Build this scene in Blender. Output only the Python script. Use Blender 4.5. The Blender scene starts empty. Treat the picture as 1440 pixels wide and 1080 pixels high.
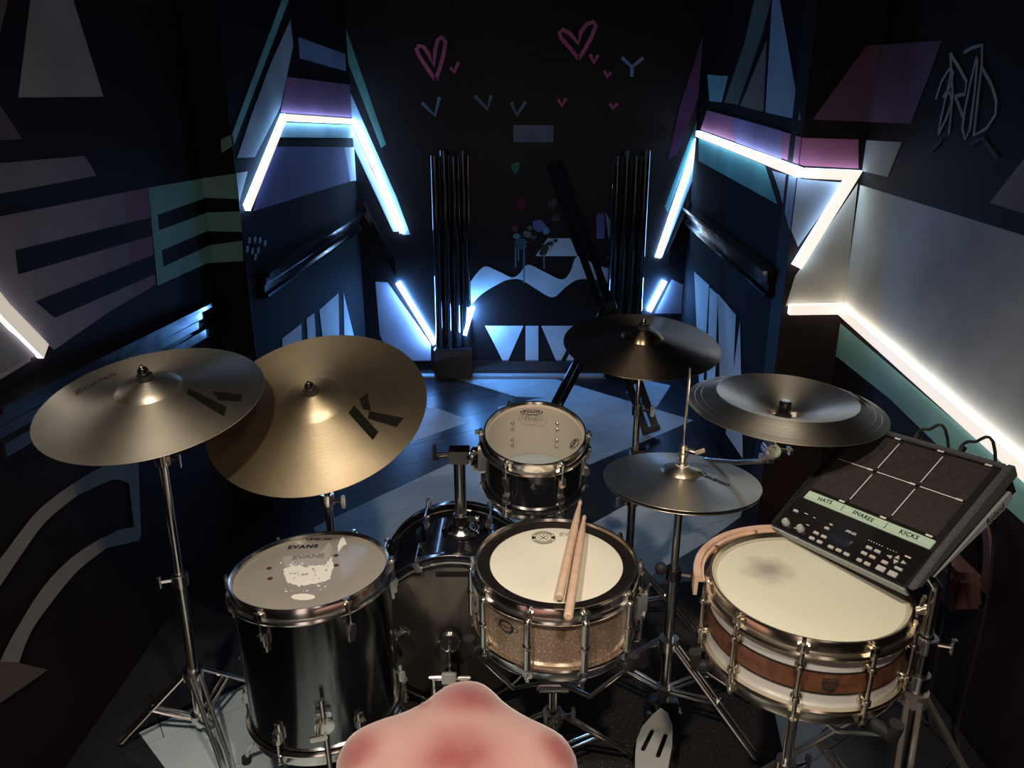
import bpy, bmesh, math, random
from mathutils import Vector, Matrix, Euler
random.seed(7)
SC = bpy.context.scene
COL = SC.collection
PI = math.pi
R_ = math.radians

# ------------------------------------------------------------------ camera
F_PX, PITCH, EYE = 1080.0, R_(19.0), 1.56
cam_d = bpy.data.cameras.new('camera')
cam = bpy.data.objects.new('camera', cam_d)
COL.objects.link(cam)
cam.location = (0, 0, EYE)
cam.rotation_euler = (PI / 2 - PITCH, 0, 0)
cam_d.sensor_width = 36.0
cam_d.lens = 36.0 * F_PX / 1440.0
cam_d.clip_start = 0.02
SC.camera = cam

# ------------------------------------------------------------------ world, lamps, exposure
w = bpy.data.worlds.new('world')
SC.world = w
w.use_nodes = True
w.node_tree.nodes['Background'].inputs[0].default_value = (1.0, 0.76, 0.66, 1)
w.node_tree.nodes['Background'].inputs[1].default_value = 1.0
vs = SC.view_settings
vs.view_transform = 'Standard'
vs.look = 'None'
vs.gamma = 1.0
vs.exposure = 0.0
vs.use_curve_mapping = False


def spot(name, loc, target, power, size_deg, blend, radius, col):
    l = bpy.data.lights.new(name, 'SPOT')
    l.energy = power
    l.spot_size = R_(size_deg)
    l.spot_blend = blend
    l.shadow_soft_size = radius
    l.color = col
    o = bpy.data.objects.new(name, l)
    COL.objects.link(o)
    o.location = loc
    o.rotation_euler = (Vector(target) - Vector(loc)).to_track_quat('-Z', 'Y').to_euler()
    return o


spot('ceiling_spot', (-0.55, 0.25, 2.42), (-0.20, 1.45, 0.55), 115, 66, 0.8, 0.05, (1.0, 0.89, 0.74))
spot('ceiling_spot', (0.30, 0.15, 2.42), (0.30, 1.45, 0.55), 115, 66, 0.8, 0.05, (1.0, 0.87, 0.70))

# ------------------------------------------------------------------ pixel helpers (photo frame 1440x1080)
CP, SP = math.cos(PITCH), math.sin(PITCH)
EYEV = Vector((0, 0, EYE))


def ray(x, y):
    u = (x - 720) / F_PX
    v = (y - 540) / F_PX
    return Vector((u, CP - v * SP, -(SP + v * CP)))


def at(x, y, d):
    return EYEV + ray(x, y) * d


def onz(x, y, z=0.0):
    r = ray(x, y)
    return EYEV + r * ((z - EYE) / r.z)


def ony(x, y, Y):
    r = ray(x, y)
    return EYEV + r * (Y / r.y)


def onplane(x, y, p, n):
    r = ray(x, y)
    return EYEV + r * ((p - EYEV).dot(n) / r.dot(n))


# ------------------------------------------------------------------ materials
MATS = {}


def mat(name, col, rough=0.5, metal=0.0, spec=0.5, coat=0.0, noise=None, bump=None, emit=None, aniso=0.0,
        sheen=0.0, trans=None):
    if name in MATS:
        return MATS[name]
    m = bpy.data.materials.new(name)
    m.use_nodes = True
    nt = m.node_tree
    b = nt.nodes['Principled BSDF']
    c4 = (*col, 1)
    b.inputs['Base Color'].default_value = c4
    b.inputs['Roughness'].default_value = rough
    b.inputs['Metallic'].default_value = metal
    b.inputs['Specular IOR Level'].default_value = spec
    b.inputs['Coat Weight'].default_value = coat
    b.inputs['Coat Roughness'].default_value = 0.05
    if sheen:
        b.inputs['Sheen Weight'].default_value = sheen
    tc = nt.nodes.new('ShaderNodeTexCoord')
    if noise:
        scale, col2, lo, hi = noise
        n = nt.nodes.new('ShaderNodeTexNoise')
        n.inputs['Scale'].default_value = scale
        n.inputs['Detail'].default_value = 5
        nt.links.new(tc.outputs['Object'], n.inputs['Vector'])
        r = nt.nodes.new('ShaderNodeValToRGB')
        r.color_ramp.elements[0].position = lo
        r.color_ramp.elements[1].position = hi
        r.color_ramp.elements[0].color = c4
        r.color_ramp.elements[1].color = (*col2, 1)
        nt.links.new(n.outputs['Fac'], r.inputs['Fac'])
        nt.links.new(r.outputs['Color'], b.inputs['Base Color'])
    if bump:
        bs, st = bump
        n2 = nt.nodes.new('ShaderNodeTexNoise')
        n2.inputs['Scale'].default_value = bs
        n2.inputs['Detail'].default_value = 3
        nt.links.new(tc.outputs['Object'], n2.inputs['Vector'])
        bp = nt.nodes.new('ShaderNodeBump')
        bp.inputs['Strength'].default_value = st
        bp.inputs['Distance'].default_value = 0.004
        nt.links.new(n2.outputs['Fac'], bp.inputs['Height'])
        nt.links.new(bp.outputs['Normal'], b.inputs['Normal'])
    if aniso:
        b.inputs['Anisotropic'].default_value = aniso
        b.inputs['Anisotropic Rotation'].default_value = 0.25
        tg = nt.nodes.new('ShaderNodeTangent')
        tg.direction_type = 'RADIAL'
        tg.axis = 'Z'
        nt.links.new(tg.outputs['Tangent'], b.inputs['Tangent'])
    if emit:
        b.inputs['Emission Color'].default_value = (*emit[0], 1)
        b.inputs['Emission Strength'].default_value = emit[1]
    if trans is not None:
        out = nt.nodes['Material Output']
        tr = nt.nodes.new('ShaderNodeBsdfTransparent')
        tr.inputs[0].default_value = (0.95, 0.93, 0.9, 1)
        mx = nt.nodes.new('ShaderNodeMixShader')
        mx.inputs[0].default_value = trans
        nt.links.new(b.outputs[0], mx.inputs[1])
        nt.links.new(tr.outputs[0], mx.inputs[2])
        nt.links.new(mx.outputs[0], out.inputs['Surface'])
    MATS[name] = m
    return m


def paint(col):
    key = 'paint_%.2f_%.2f_%.2f' % col
    dk = tuple(c * 0.62 for c in col)
    return mat(key, col, 0.6, 0, 0.15, noise=(3.2, dk, 0.42, 0.78), bump=(60, 0.06))


CHROME = mat('chrome', (0.90, 0.87, 0.82), 0.17, 1.0)
CHROME_D = mat('dark_chrome', (0.30, 0.28, 0.27), 0.16, 1.0)
NICKEL = mat('warm_nickel', (0.86, 0.78, 0.65), 0.20, 1.0)
STEEL = mat('brushed_steel', (0.52, 0.52, 0.50), 0.45, 0.55)
BLACKG = mat('gloss_black', (0.008, 0.007, 0.008), 0.10, 0, 0.5, coat=0.6)
BLACKM = mat('matt_black', (0.012, 0.010, 0.010), 0.55)
RUBBER = mat('black_rubber', (0.014, 0.012, 0.012), 0.7)
WALLK = mat('satin_black_wall_paint', (0.012, 0.0075, 0.008), 0.40, 0, 0.35, noise=(4.0, (0.010, 0.006, 0.007), 0.35, 0.75), bump=(14, 0.12))
WALLB = mat('black_wall_paint', (0.010, 0.0065, 0.007), 0.75, 0, 0.10, noise=(4.0, (0.006, 0.004, 0.0045), 0.35, 0.75), bump=(14, 0.12))
WALLN = mat('matt_warm_black_paint', (0.016, 0.008, 0.008), 0.62, 0, 0.18, noise=(4.0, (0.010, 0.005, 0.005), 0.35, 0.75), bump=(14, 0.10))
TRIMB = mat('black_gloss_trim', (0.010, 0.009, 0.010), 0.16, 0, 0.5, coat=0.4, bump=(26, 0.10))
WOODP = mat('pale_wood', (0.60, 0.40, 0.29), 0.45, noise=(26, (0.48, 0.30, 0.21), 0.4, 0.7))
STICK = mat('hickory', (0.70, 0.49, 0.36), 0.5, noise=(40, (0.60, 0.40, 0.28), 0.4, 0.7))
BROWNL = mat('brown_leather', (0.09, 0.040, 0.030), 0.55, noise=(14, (0.055, 0.024, 0.018), 0.4, 0.7))
WHITEP = mat('print_white', (0.62, 0.56, 0.54), 0.5)
INK = mat('print_black', (0.010, 0.008, 0.008), 0.5)

# ------------------------------------------------------------------ mesh builder


class MB:
    def __init__(s):
        s.v, s.f, s.m = [], [], []

    def add(s, verts, faces, mi=0):
        o = len(s.v)
        s.v += [tuple(v) for v in verts]
        for f in faces:
            s.f.append(tuple(i + o for i in f))
            s.m.append(mi)
        return s

    def box(s, c, size, rot=None, mi=0, taper=1.0):
        hx, hy, hz = size[0] / 2, size[1] / 2, size[2] / 2
        pts = [Vector((x * (taper if z > 0 else 1), y * (taper if z > 0 else 1), z)) for z in (-hz, hz) for x, y in
               ((-hx, -hy), (hx, -hy), (hx, hy), (-hx, hy))]
        if rot is not None:
            pts = [rot @ p for p in pts]
        c = Vector(c)
        s.add([p + c for p in pts], [(3, 2, 1, 0), (4, 5, 6, 7), (0, 1, 5, 4), (1, 2, 6, 5), (2, 3, 7, 6), (3, 0, 4, 7)], mi)
        return s

    def lathe(s, prof, seg=48, mi=0, a0=0.0, a1=2 * PI, M=None):
        full = abs(a1 - a0 - 2 * PI) < 1e-6
        n = seg if full else seg + 1
        rings = []
        verts = []
        for r, z in prof:
            if r < 1e-6:
                rings.append([len(verts)] * n)
                verts.append(Vector((0, 0, z)))
            else:
                ids = []
                for i in range(n):
                    a = a0 + (a1 - a0) * i / seg
                    ids.append(len(verts))
                    verts.append(Vector((r * math.cos(a), r * math.sin(a), z)))
                rings.append(ids)
        faces = []
        for k in range(len(rings) - 1):
            A, B = rings[k], rings[k + 1]
            for i in range(seg):
                j = (i + 1) % n
                q = []
                for t in (A[i], A[j], B[j], B[i]):
                    if t not in q:
                        q.append(t)
                if len(q) > 2:
                    faces.append(tuple(q))
        if not full:
            faces.append(tuple(rg[0] for rg in rings))
            faces.append(tuple(rg[-1] for rg in reversed(rings)))
        if M is not None:
            verts = [M @ v for v in verts]
        s.add(verts, faces, mi)
        return s

    def tube(s, pts, r, seg=10, mi=0, cap=True):
        pts = [Vector(p) for p in pts]
        n = len(pts)
        rs = r if isinstance(r, (list, tuple)) else [r] * n
        tang = []
        for i in range(n):
            a = pts[max(i - 1, 0)]
            b = pts[min(i + 1, n - 1)]
            tang.append((b - a).normalized())
        up = Vector((0, 0, 1)) if abs(tang[0].z) < 0.9 else Vector((1, 0, 0))
        nrm = tang[0].cross(up).normalized()
        verts = []
        for i in range(n):
            t = tang[i]
            nrm = (nrm - t * nrm.dot(t))
            nrm = nrm.normalized() if nrm.length > 1e-6 else t.orthogonal().normalized()
            bn = t.cross(nrm)
            for k in range(seg):
                a = 2 * PI * k / seg
                verts.append(pts[i] + (nrm * math.cos(a) + bn * math.sin(a)) * rs[i])
        faces = []
        for i in range(n - 1):
            for k in range(seg):
                k2 = (k + 1) % seg
                faces.append((i * seg + k, i * seg + k2, (i + 1) * seg + k2, (i + 1) * seg + k))
        if cap:
            faces.append(tuple(range(seg - 1, -1, -1)))
            faces.append(tuple((n - 1) * seg + k for k in range(seg)))
        s.add(verts, faces, mi)
        return s

    def prism(s, poly, z0, z1, mi=0, M=None):
        n = len(poly)
        vs_ = [Vector((x, y, z0)) for x, y in poly] + [Vector((x, y, z1)) for x, y in poly]
        if M is not None:
            vs_ = [M @ v for v in vs_]
        fs = [tuple(range(n - 1, -1, -1)), tuple(range(n, 2 * n))]
        fs += [(i, (i + 1) % n, n + (i + 1) % n, n + i) for i in range(n)]
        s.add(vs_, fs, mi)
        return s

    def ball(s, c, r, mi=0, seg=12, sc=(1, 1, 1)):
        prof = [(r * math.sin(PI * i / 8), -r * math.cos(PI * i / 8)) for i in range(9)]
        prof[0] = (0, -r)
        prof[-1] = (0, r)
        M = Matrix.Translation(c) @ Matrix.Diagonal((*sc, 1))
        return s.lathe(prof, seg, mi, M=M)

    def mesh(s, name, mats, smooth=True, bevel=0.0):
        me = bpy.data.meshes.new(name)
        me.from_pydata(s.v, [], s.f)
        for i, p in enumerate(me.polygons):
            p.material_index = s.m[i]
        bm = bmesh.new()
        bm.from_mesh(me)
        bmesh.ops.recalc_face_normals(bm, faces=bm.faces)
        if bevel:
            bmesh.ops.bevel(bm, geom=[e for e in bm.edges if e.is_manifold and e.calc_face_angle(0) > 0.6], offset=bevel, segments=2, affect='EDGES', clamp_overlap=True)
        if smooth:
            for f in bm.faces:
                f.smooth = True
            for e in bm.edges:
                if e.is_manifold and e.calc_face_angle(0) > 0.6:
                    e.smooth = False
        bm.to_mesh(me)
        bm.free()
        for m_ in (mats if isinstance(mats, (list, tuple)) else [mats]):
            me.materials.append(m_)
        return me

    def build(s, name, mats, parent=None, smooth=True, bevel=0.0, M=None):
        return link(name, s.mesh(name, mats, smooth, bevel), parent, M)


def link(name, me, parent=None, M=None):
    o = bpy.data.objects.new(name, me)
    COL.objects.link(o)
    o.parent = parent
    if M is not None:
        o.matrix_local = M
    return o


def tag(o, label, cat, group=None):
    o['label'] = label
    o['category'] = cat
    if group:
        o['group'] = group
    return o


def thing(name, label, cat, loc=(0, 0, 0), rot=(0, 0, 0), group=None):
    o = bpy.data.objects.new(name, None)
    COL.objects.link(o)
    o.empty_display_size = 0.05
    o.location = loc
    o.rotation_euler = rot
    return tag(o, label, cat, group)


def struct(o):
    o['kind'] = 'structure'
    return o


def text_mesh(txt, size, thick=0.0, shear=0.0, space=1.0, bold=0.0):
    cu = bpy.data.curves.new('lettering', 'FONT')
    cu.body = txt
    cu.size = size
    cu.align_x = 'CENTER'
    cu.align_y = 'CENTER'
    cu.extrude = thick
    cu.shear = shear
    cu.space_character = space
    cu.offset = bold
    cu.resolution_u = 3
    o = bpy.data.objects.new('lettering', cu)
    COL.objects.link(o)
    dg = bpy.context.evaluated_depsgraph_get()
    me = bpy.data.meshes.new_from_object(o.evaluated_get(dg))
    bpy.data.objects.remove(o)
    bpy.data.curves.remove(cu)
    me.materials.clear()
    return me


def lettering(name, txt, size, m, parent, M, shear=0.0, space=1.0, bold=0.0, thick=0.0):
    me = text_mesh(txt, size, thick, shear, space, bold)
    me.materials.append(m)
    return link(name, me, parent, M)


# ------------------------------------------------------------------ room shell
ZC = 2.55
YB = 4.714
PLAN = {
    'LN': ((-1.16, -1.35), (-1.14, 2.91)),
    'LR': ((-1.14, 2.91), (-1.012, 2.91)),
    'LF': ((-1.012, 2.91), (-0.93, YB)),
    'BK': ((-0.93, YB), (1.07, YB)),
    'RF': ((1.07, YB), (1.0, 2.78)),
    'RR': ((1.0, 2.78), (1.225, 2.78)),
    'RN': ((1.225, 2.78), (1.21, -1.35)),
}
WNAME = {'LN': 'wall_left', 'LR': 'wall_left_return', 'LF': 'wall_left_far', 'BK': 'wall_back', 'RF': 'wall_right_far',
         'RR': 'wall_right_return', 'RN': 'wall_right'}
WALL = {}
for k, (a, b) in PLAN.items():
    p0 = Vector((a[0], a[1], 0))
    p1 = Vector((b[0], b[1], 0))
    t = (p1 - p0)
    L = t.length
    t.normalize()
    n = t.cross(Vector((0, 0, 1)))      # points into the room (walls listed clockwise)
    WALL[k] = dict(p=p0, t=t, n=n, L=L, cnt=0)
    mb = MB()
    th = 0.12
    e0, e1 = 0.0, L
    if k == 'BK':
        e0, e1 = -0.2, L + 0.2
    if k == 'LF':
        e0 = 0.008
    if k == 'RF':
        e1 = L - 0.008
    pts = []
    for z in (0 - 0.03, ZC):
        for s_, o_ in ((e0, 0), (e1, 0), (e1, -th), (e0, -th)):
            pts.append(p0 + t * s_ + n * o_ + Vector((0, 0, z)))
    mb.add(pts, [(3, 2, 1, 0), (4, 5, 6, 7), (0, 1, 5, 4), (1, 2, 6, 5), (2, 3, 7, 6), (3, 0, 4, 7)])
    WALL[k]['o'] = struct(mb.build(WNAME[k], WALLN if k in ('LN', 'LR', 'RR', 'RN') else WALLK if k == 'BK' else WALLB, smooth=False))

# ceiling and the wall behind the camera, with two unseen openings added to let warm ambient light in
struct(MB().box((0.03, 1.7, ZC + 0.05), (2.9, 6.5, 0.1)).build('ceiling', mat('ceiling_dark', (0.06, 0.05, 0.048), 0.7), smooth=False))
mb = MB()
YF = -1.35
for x0, x1, z0, z1 in ((-1.4, -0.75, -0.03, ZC), (-0.75, -0.15, 2.05, ZC), (-0.15, 0.35, -0.03, ZC), (0.35, 0.8, -0.03, 0.85),
                       (0.35, 0.8, 1.95, ZC), (0.8, 1.5, -0.03, ZC)):
    mb.box(((x0 + x1) / 2, YF - 0.06, (z0 + z1) / 2), (x1 - x0, 0.12, z1 - z0))
struct(mb.build('wall_front', WALLB, smooth=False))


# ---- clip helpers
def clip_half(poly, f):
    out = []
    n = len(poly)
    for i in range(n):
        a, b = poly[i], poly[(i + 1) % n]
        fa, fb = f(a), f(b)
        if fa >= 0:
            out.append(a)
        if (fa >= 0) != (fb >= 0):
            t_ = fa / (fa - fb)
            out.append((a[0] + (b[0] - a[0]) * t_, a[1] + (b[1] - a[1]) * t_))
    return out


def clip_rect(poly, x0, x1, y0, y1):
    for f in (lambda p: p[0] - x0, lambda p: x1 - p[0], lambda p: p[1] - y0, lambda p: y1 - p[1]):
        poly = clip_half(poly, f)
        if len(poly) < 3:
            return []
    return poly


def wall_uv(k, x, y):
    W = WALL[k]
    P = onplane(x, y, W['p'], W['n'])
    return ((P - W['p']).dot(W['t']), P.z)


def wall_pt(k, s_, z, off=0.0):
    W = WALL[k]
    return W['p'] + W['t'] * s_ + Vector((0, 0, z)) + W['n'] * off


def tess(poly):
    from mathutils.geometry import tessellate_polygon
    return tessellate_polygon([[Vector((p[0], p[1], 0)) for p in poly]])


def patch(walls, px, col, name='painted_patch', label=None):
    """painted shape on one or more walls, given by its outline in photo pixels"""
    for k in ([walls] if isinstance(walls, str) else walls):
        W = WALL[k]
        uv = [wall_uv(k, x, y) for x, y in px]
        uv = clip_rect(uv, 0.0, W['L'], 0.0, ZC)
        if len(uv) < 3:
            continue
        W['cnt'] += 1
        off = 0.0008 + 0.0003 * W['cnt']
        me = bpy.data.meshes.new(name)
        tri = [tuple(t_) for t_ in tess(uv)]
        me.from_pydata([wall_pt(k, u, v, off) for u, v in uv], [], tri)
        me.materials.append(paint(col))
        o = link(name, me, W['o'])
        if label:
            o['label'] = label


def stroke(k, px, wpx, col, name='painted_stroke', taper=False, dist=None):
    """brush stroke: ribbon along a pixel polyline on a wall"""
    W = WALL[k]
    uv = [Vector(wall_uv(k, x, y)) for x, y in px]
    P = onplane(px[0][0], px[0][1], W['p'], W['n'])
    d = (P - EYEV).length
    hw = wpx / F_PX * d / 2
    W['cnt'] += 1
    off = 0.0008 + 0.0003 * W['cnt']
    vs_, fs = [], []
    n = len(uv)
    for i in range(n):
        a = uv[max(i - 1, 0)]
        b = uv[min(i + 1, n - 1)]
        t_ = (b - a).normalized()
        nn = Vector((-t_.y, t_.x))
        h = hw * (0.45 + 0.55 * math.sin(PI * (i + 0.5) / n)) if taper else hw
        for s_ in (-1, 1):
            q = uv[i] + nn * h * s_
            vs_.append(wall_pt(k, q.x, q.y, off))
        if i:
            fs.append((2 * i - 2, 2 * i, 2 * i + 1, 2 * i - 1))
    me = bpy.data.meshes.new(name)
    me.from_pydata(vs_, [], fs)
    me.materials.append(paint(col))
    return link(name, me, W['o'])


def blob(k, cx, cy, rx, ry, col, ang=0, name='painted_blot', n=14, jag=0.12):
    pts = []
    for i in range(n):
        a = 2 * PI * i / n
        q = 1 + random.uniform(-jag, jag)
        x, y = rx * q * math.cos(a), ry * q * math.sin(a)
        pts.append((cx + x * math.cos(ang) - y * math.sin(ang), cy + x * math.sin(ang) + y * math.cos(ang)))
    patch(k, pts, col, name)


def sc_(pts, ox, oy, s=3.6):
    return [(ox + x / s, oy + y / s) for x, y in pts]


def curve(pts, k=4):
    """smooth open curve through the given pixels"""
    out = []
    for i in range(len(pts) - 1):
        p0, p1, p2, p3 = (Vector(pts[max(i - 1, 0)]), Vector(pts[i]), Vector(pts[i + 1]), Vector(pts[min(i + 2, len(pts) - 1)]))
        for j in range(k):
            t = j / k
            q = 0.5 * ((2 * p1) + (p2 - p0) * t + (2 * p0 - 5 * p1 + 4 * p2 - p3) * t * t + (3 * p1 - p0 - 3 * p2 + p3) * t ** 3)
            out.append((q.x, q.y))
    out.append(tuple(pts[-1]))
    return out


# ------------------------------------------------------------------ murals
WHT = (0.80, 0.81, 0.78)
GREYW = (0.46, 0.44, 0.41)
MAUVE = (0.35, 0.31, 0.38)
TEAL = (0.30, 0.60, 0.52)
BLK = (0.014, 0.007, 0.007)
# left wall
patch('LN', [(43, -8), (100, -8), (145, 136), (25, 137)], GREYW)
patch('LN', [(-20, -8), (12, -8), (-20, 130)], (0.22, 0.17, 0.17))
patch('LN', [(-20, 150), (0, 150), (30, 195), (-20, 199)], (0.20, 0.15, 0.18))
patch('LN', [(-20, 231), (118, 219), (135, 247), (-20, 276)], MAUVE, 'painted_stripe')
patch('LN', [(-20, 308), (207, 264), (218, 400), (150, 440), (75, 492), (-20, 420)], MAUVE)
patch('LN', [(172, 271), (207, 264), (218, 400), (186, 415)], (0.36, 0.19, 0.26))
patch('LN', [(20, 352), (210, 306), (214, 331), (24, 386)], BLK, 'painted_stripe')
patch('LN', [(48, 424), (215, 358), (218, 385), (75, 447)], BLK, 'painted_stripe')
patch(['LN', 'LR'], [(207, 264), (290, 250), (332, 244), (340, 300), (342, 367), (290, 370), (220, 402)], TEAL)
patch(['LN', 'LR'], [(220, 302), (289, 278), (337, 280), (340, 297), (290, 299), (222, 324)], BLK, 'painted_stripe')
patch(['LN', 'LR'], [(226, 352), (290, 325), (341, 326), (343, 338), (293, 345), (228, 375)], BLK, 'painted_stripe')
patch('LR', [(311, 196), (326, 189), (328, 205), (312, 215)], TEAL)
patch('LN', [(-20, 440), (52, 498), (-20, 533)], (0.26, 0.25, 0.30))
patch('LN', [(-20, 533), (0, 524), (40, 503), (40, 508), (0, 532), (-20, 541)], (0.40, 0.38, 0.38), 'painted_stripe')
A_OUT = [(-20, 805), (0, 782), (43, 726), (72, 700), (100, 680)]
A_IN = [(106, 697), (80, 717), (55, 741), (25, 783), (0, 820), (-20, 850)]
patch('LN', curve(A_OUT) + curve(A_IN), (0.34, 0.31, 0.29), 'painted_arc')
patch('LN', curve([(100, 680), (128, 663), (158, 650), (192, 646)]) + [(196, 752), (193, 760)] + curve([(147, 771), (141, 757), (165, 745), (186, 741)], 1) +
      curve([(179, 680), (165, 675), (149, 677), (106, 697)]), (0.22, 0.28, 0.31), 'painted_arc')
patch('LN', curve([(141, 756), (98, 784), (55, 829), (13, 897), (-10, 945)]) + curve([(19, 945), (38, 893), (64, 854), (106, 803), (147, 771)]),
      (0.32, 0.29, 0.27), 'painted_arc')
patch('LN', [(-20, 930), (19, 931), (64, 942), (-20, 1000)], (0.16, 0.12, 0.10))
# left far wall
patch('LF', [(399, -8), (409, -8), (329, 203), (326, 188)], TEAL, 'painted_stripe')
patch('LF', [(408, 28), (412, 64), (394, 150), (358, 221), (333, 222), (352, 165), (380, 90)], (0.48, 0.53, 0.53))
patch('LF', [(329, 244), (348, 241), (336, 284)], WHT)
patch('LF', [(419, 52), (485, 76), (486, 100), (421, 82)], (0.32, 0.35, 0.47))
patch('LF', [(403, 108), (492, 119), (494, 165), (394, 158)], (0.34, 0.14, 0.22))
patch('LF', [(396, 172), (496, 176), (497, 194), (388, 193)], (0.45, 0.62, 0.58), 'painted_stripe')
patch('LF', [(387, 206), (497, 207), (502, 252), (355, 297), (365, 260)], (0.15, 0.13, 0.24))
patch('LF', [(484, 207), (500, 207), (512, 252), (492, 255)], (0.50, 0.52, 0.55))
for q in ([(396, 476), (423, 455), (424, 520), (396, 520)], [(430, 448), (441, 440), (446, 520), (434, 520)],
          [(448, 436), (475, 412), (477, 520), (458, 520)], [(482, 411), (508, 520), (484, 520)]):
    patch('LF', q, WHT, 'painted_stripe')
for (x, y) in ((349, 338), (357, 337), (364, 338), (371, 342), (346, 350), (353, 353), (361, 352), (357, 361)):
    blob('LF', x, y, 2.0, 5.2, (0.30, 0.42, 0.42), 0.1, 'painted_fingerprint', 10, 0.05)
# back wall, left of the columns
patch('BK', [(480, 20), (500, 80), (543, 203), (536, 208), (489, 86)], (0.16, 0.34, 0.26), 'painted_stripe')
patch('BK', [(480, 105), (490, 124), (558, 278), (577, 330), (566, 330), (490, 165)], (0.36, 0.47, 0.52), 'painted_stripe')
patch('BK', [(484, 178), (496, 180), (562, 325), (553, 326)], (0.55, 0.60, 0.62), 'painted_stripe')
patch('BK', [(528, 396), (545, 397), (606, 484), (606, 528), (560, 528), (534, 470)], (0.52, 0.43, 0.47))
# VIVA panel
VW = (0.86, 0.87, 0.86)
patch('BK', [(682, 458), (736, 458), (711, 515)], VW, 'painted_letter', 'white painted letter V')
patch('BK', [(739, 458), (757, 458), (757, 514), (739, 514)], VW, 'painted_letter', 'white painted letter I')
patch('BK', [(761, 458), (815, 458), (785, 514)], VW, 'painted_letter', 'white painted letter V')
patch('BK', [(820, 458), (846, 514), (792, 514)], VW, 'painted_letter', 'white painted letter A')
patch('BK', curve([(661, 397), (680, 375), (700, 381), (720, 390), (731, 384), (742, 372), (765, 382), (790, 393), (802, 382), (812, 360),
             (837, 372), (866, 380)]) + curve([(853, 398), (840, 393), (813, 393), (795, 404), (777, 418), (752, 405), (732, 393), (716, 393),
             (703, 398), (678, 413), (663, 428)]), VW, 'painted_wave')
patch('BK', [(770, 335), (802, 335), (812, 360), (753, 360)], VW)
patch('BK', [(839, 300), (850, 300), (850, 335), (839, 336)], (0.22, 0.18, 0.36))
patch('BK', [(851, 297), (866, 327), (865, 353), (857, 343)], (0.45, 0.60, 0.54))
patch('BK', [(853, 362), (865, 354), (865, 366)], (0.25, 0.36, 0.42))
for a in ((725, 236, 6, 9, (0.10, 0.30, 0.19), 0), (732, 244, 4, 6, (0.03, 0.05, 0.04), .4), (733, 288, 6, 11, (0.22, 0.03, 0.06), 0),
          (757, 316, 9, 9, (0.26, 0.22, 0.46), 0), (768, 325, 5, 6, (0.22, 0.44, 0.50), .6), (777, 285, 8, 6, (0.09, 0.12, 0.09), .3),
          (727, 332, 5, 4, (0.15, 0.36, 0.28), -.5), (733, 343, 8, 7, (0.08, 0.17, 0.16), 0), (741, 330, 6, 5, (0.26, 0.22, 0.16), .2),
          (724, 322, 4, 5, (0.30, 0.05, 0.08), 0), (745, 320, 4, 3, (0.20, 0.20, 0.10), 0), (750, 334, 4, 3, (0.18, 0.08, 0.14), 0),
          (782, 307, 6, 4, (0.12, 0.10, 0.08), 0), (762, 258, 5, 9, (0.05, 0.06, 0.05), .5), (765, 350, 6, 10, (0.08, 0.07, 0.05), .5),
          (774, 342, 4, 3.4, (0.05, 0.07, 0.06), 0), (781, 338, 3, 2.6, (0.05, 0.07, 0.06), 0)):
    blob('BK', *a[:4], a[4], a[5], 'painted_blot', 12, 0.25)
for x, y0, y1 in ((725, 346, 376), (737, 346, 398), (765, 356, 378), (729, 346, 366)):
    stroke('BK', [(x, y0), (x, y1)], 2, (0.22, 0.30, 0.30), 'painted_drip')
PK = (0.85, 0.20, 0.34)
stroke('BK', sc_([(190, 405), (150, 350), (108, 285), (93, 250), (105, 232), (130, 238), (155, 275), (180, 335), (188, 255), (200, 205), (220, 190),
                  (240, 212), (232, 270), (212, 345), (190, 405)], 560, 0), 5, PK, 'painted_heart')
stroke('BK', sc_([(912, 298), (870, 245), (825, 195), (815, 168), (832, 150), (870, 172), (912, 222), (922, 165), (955, 122), (988, 113),
                  (1000, 132), (972, 200), (935, 265), (912, 298)], 560, 0), 5, PK, 'painted_heart')
for q in ([(265, 340), (282, 368), (308, 315)], [(970, 275), (990, 320), (1010, 278)], [(1042, 358), (1058, 390), (1076, 366)],
          [(810, 502), (826, 536), (850, 498)], [(1070, 524), (1086, 546), (1110, 524)]):
    stroke('BK', sc_(q, 560, 0), 4.5, PK, 'painted_heart')
for q in ([(120, 520), (187, 585), (210, 492)], [(388, 485), (452, 552), (470, 483)], [(573, 518), (600, 583), (645, 515)],
          [(1130, 292), (1182, 340), (1238, 293)], [(1182, 335), (1180, 388)]):
    stroke('BK', sc_(q, 560, 0), 4.5, (0.27, 0.44, 0.60), 'painted_heart')
stroke('BK', sc_([(298, 455), (340, 410), (400, 365), (480, 322), (560, 302), (640, 294), (720, 296), (800, 310), (880, 338), (950, 380), (1020, 440)], 560, 0),
       2.2, (0.06, 0.035, 0.035), 'painted_arch')
# back wall, right of the columns
patch('BK', [(1003, 0), (999, 92), (983, 133), (952, 217), (938, 226), (955, 150), (975, 90)], (0.16, 0.06, 0.15), 'painted_stripe')
patch('BK', [(998, 125), (998, 140), (983, 178), (938, 298), (934, 290), (980, 167)], (0.16, 0.40, 0.40), 'painted_stripe')
patch('BK', [(996, 195), (930, 362), (922, 362), (985, 196)], (0.55, 0.60, 0.62), 'painted_stripe')
patch('BK', [(944, 392), (960, 400), (957, 440), (920, 440)], (0.55, 0.46, 0.50))
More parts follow.
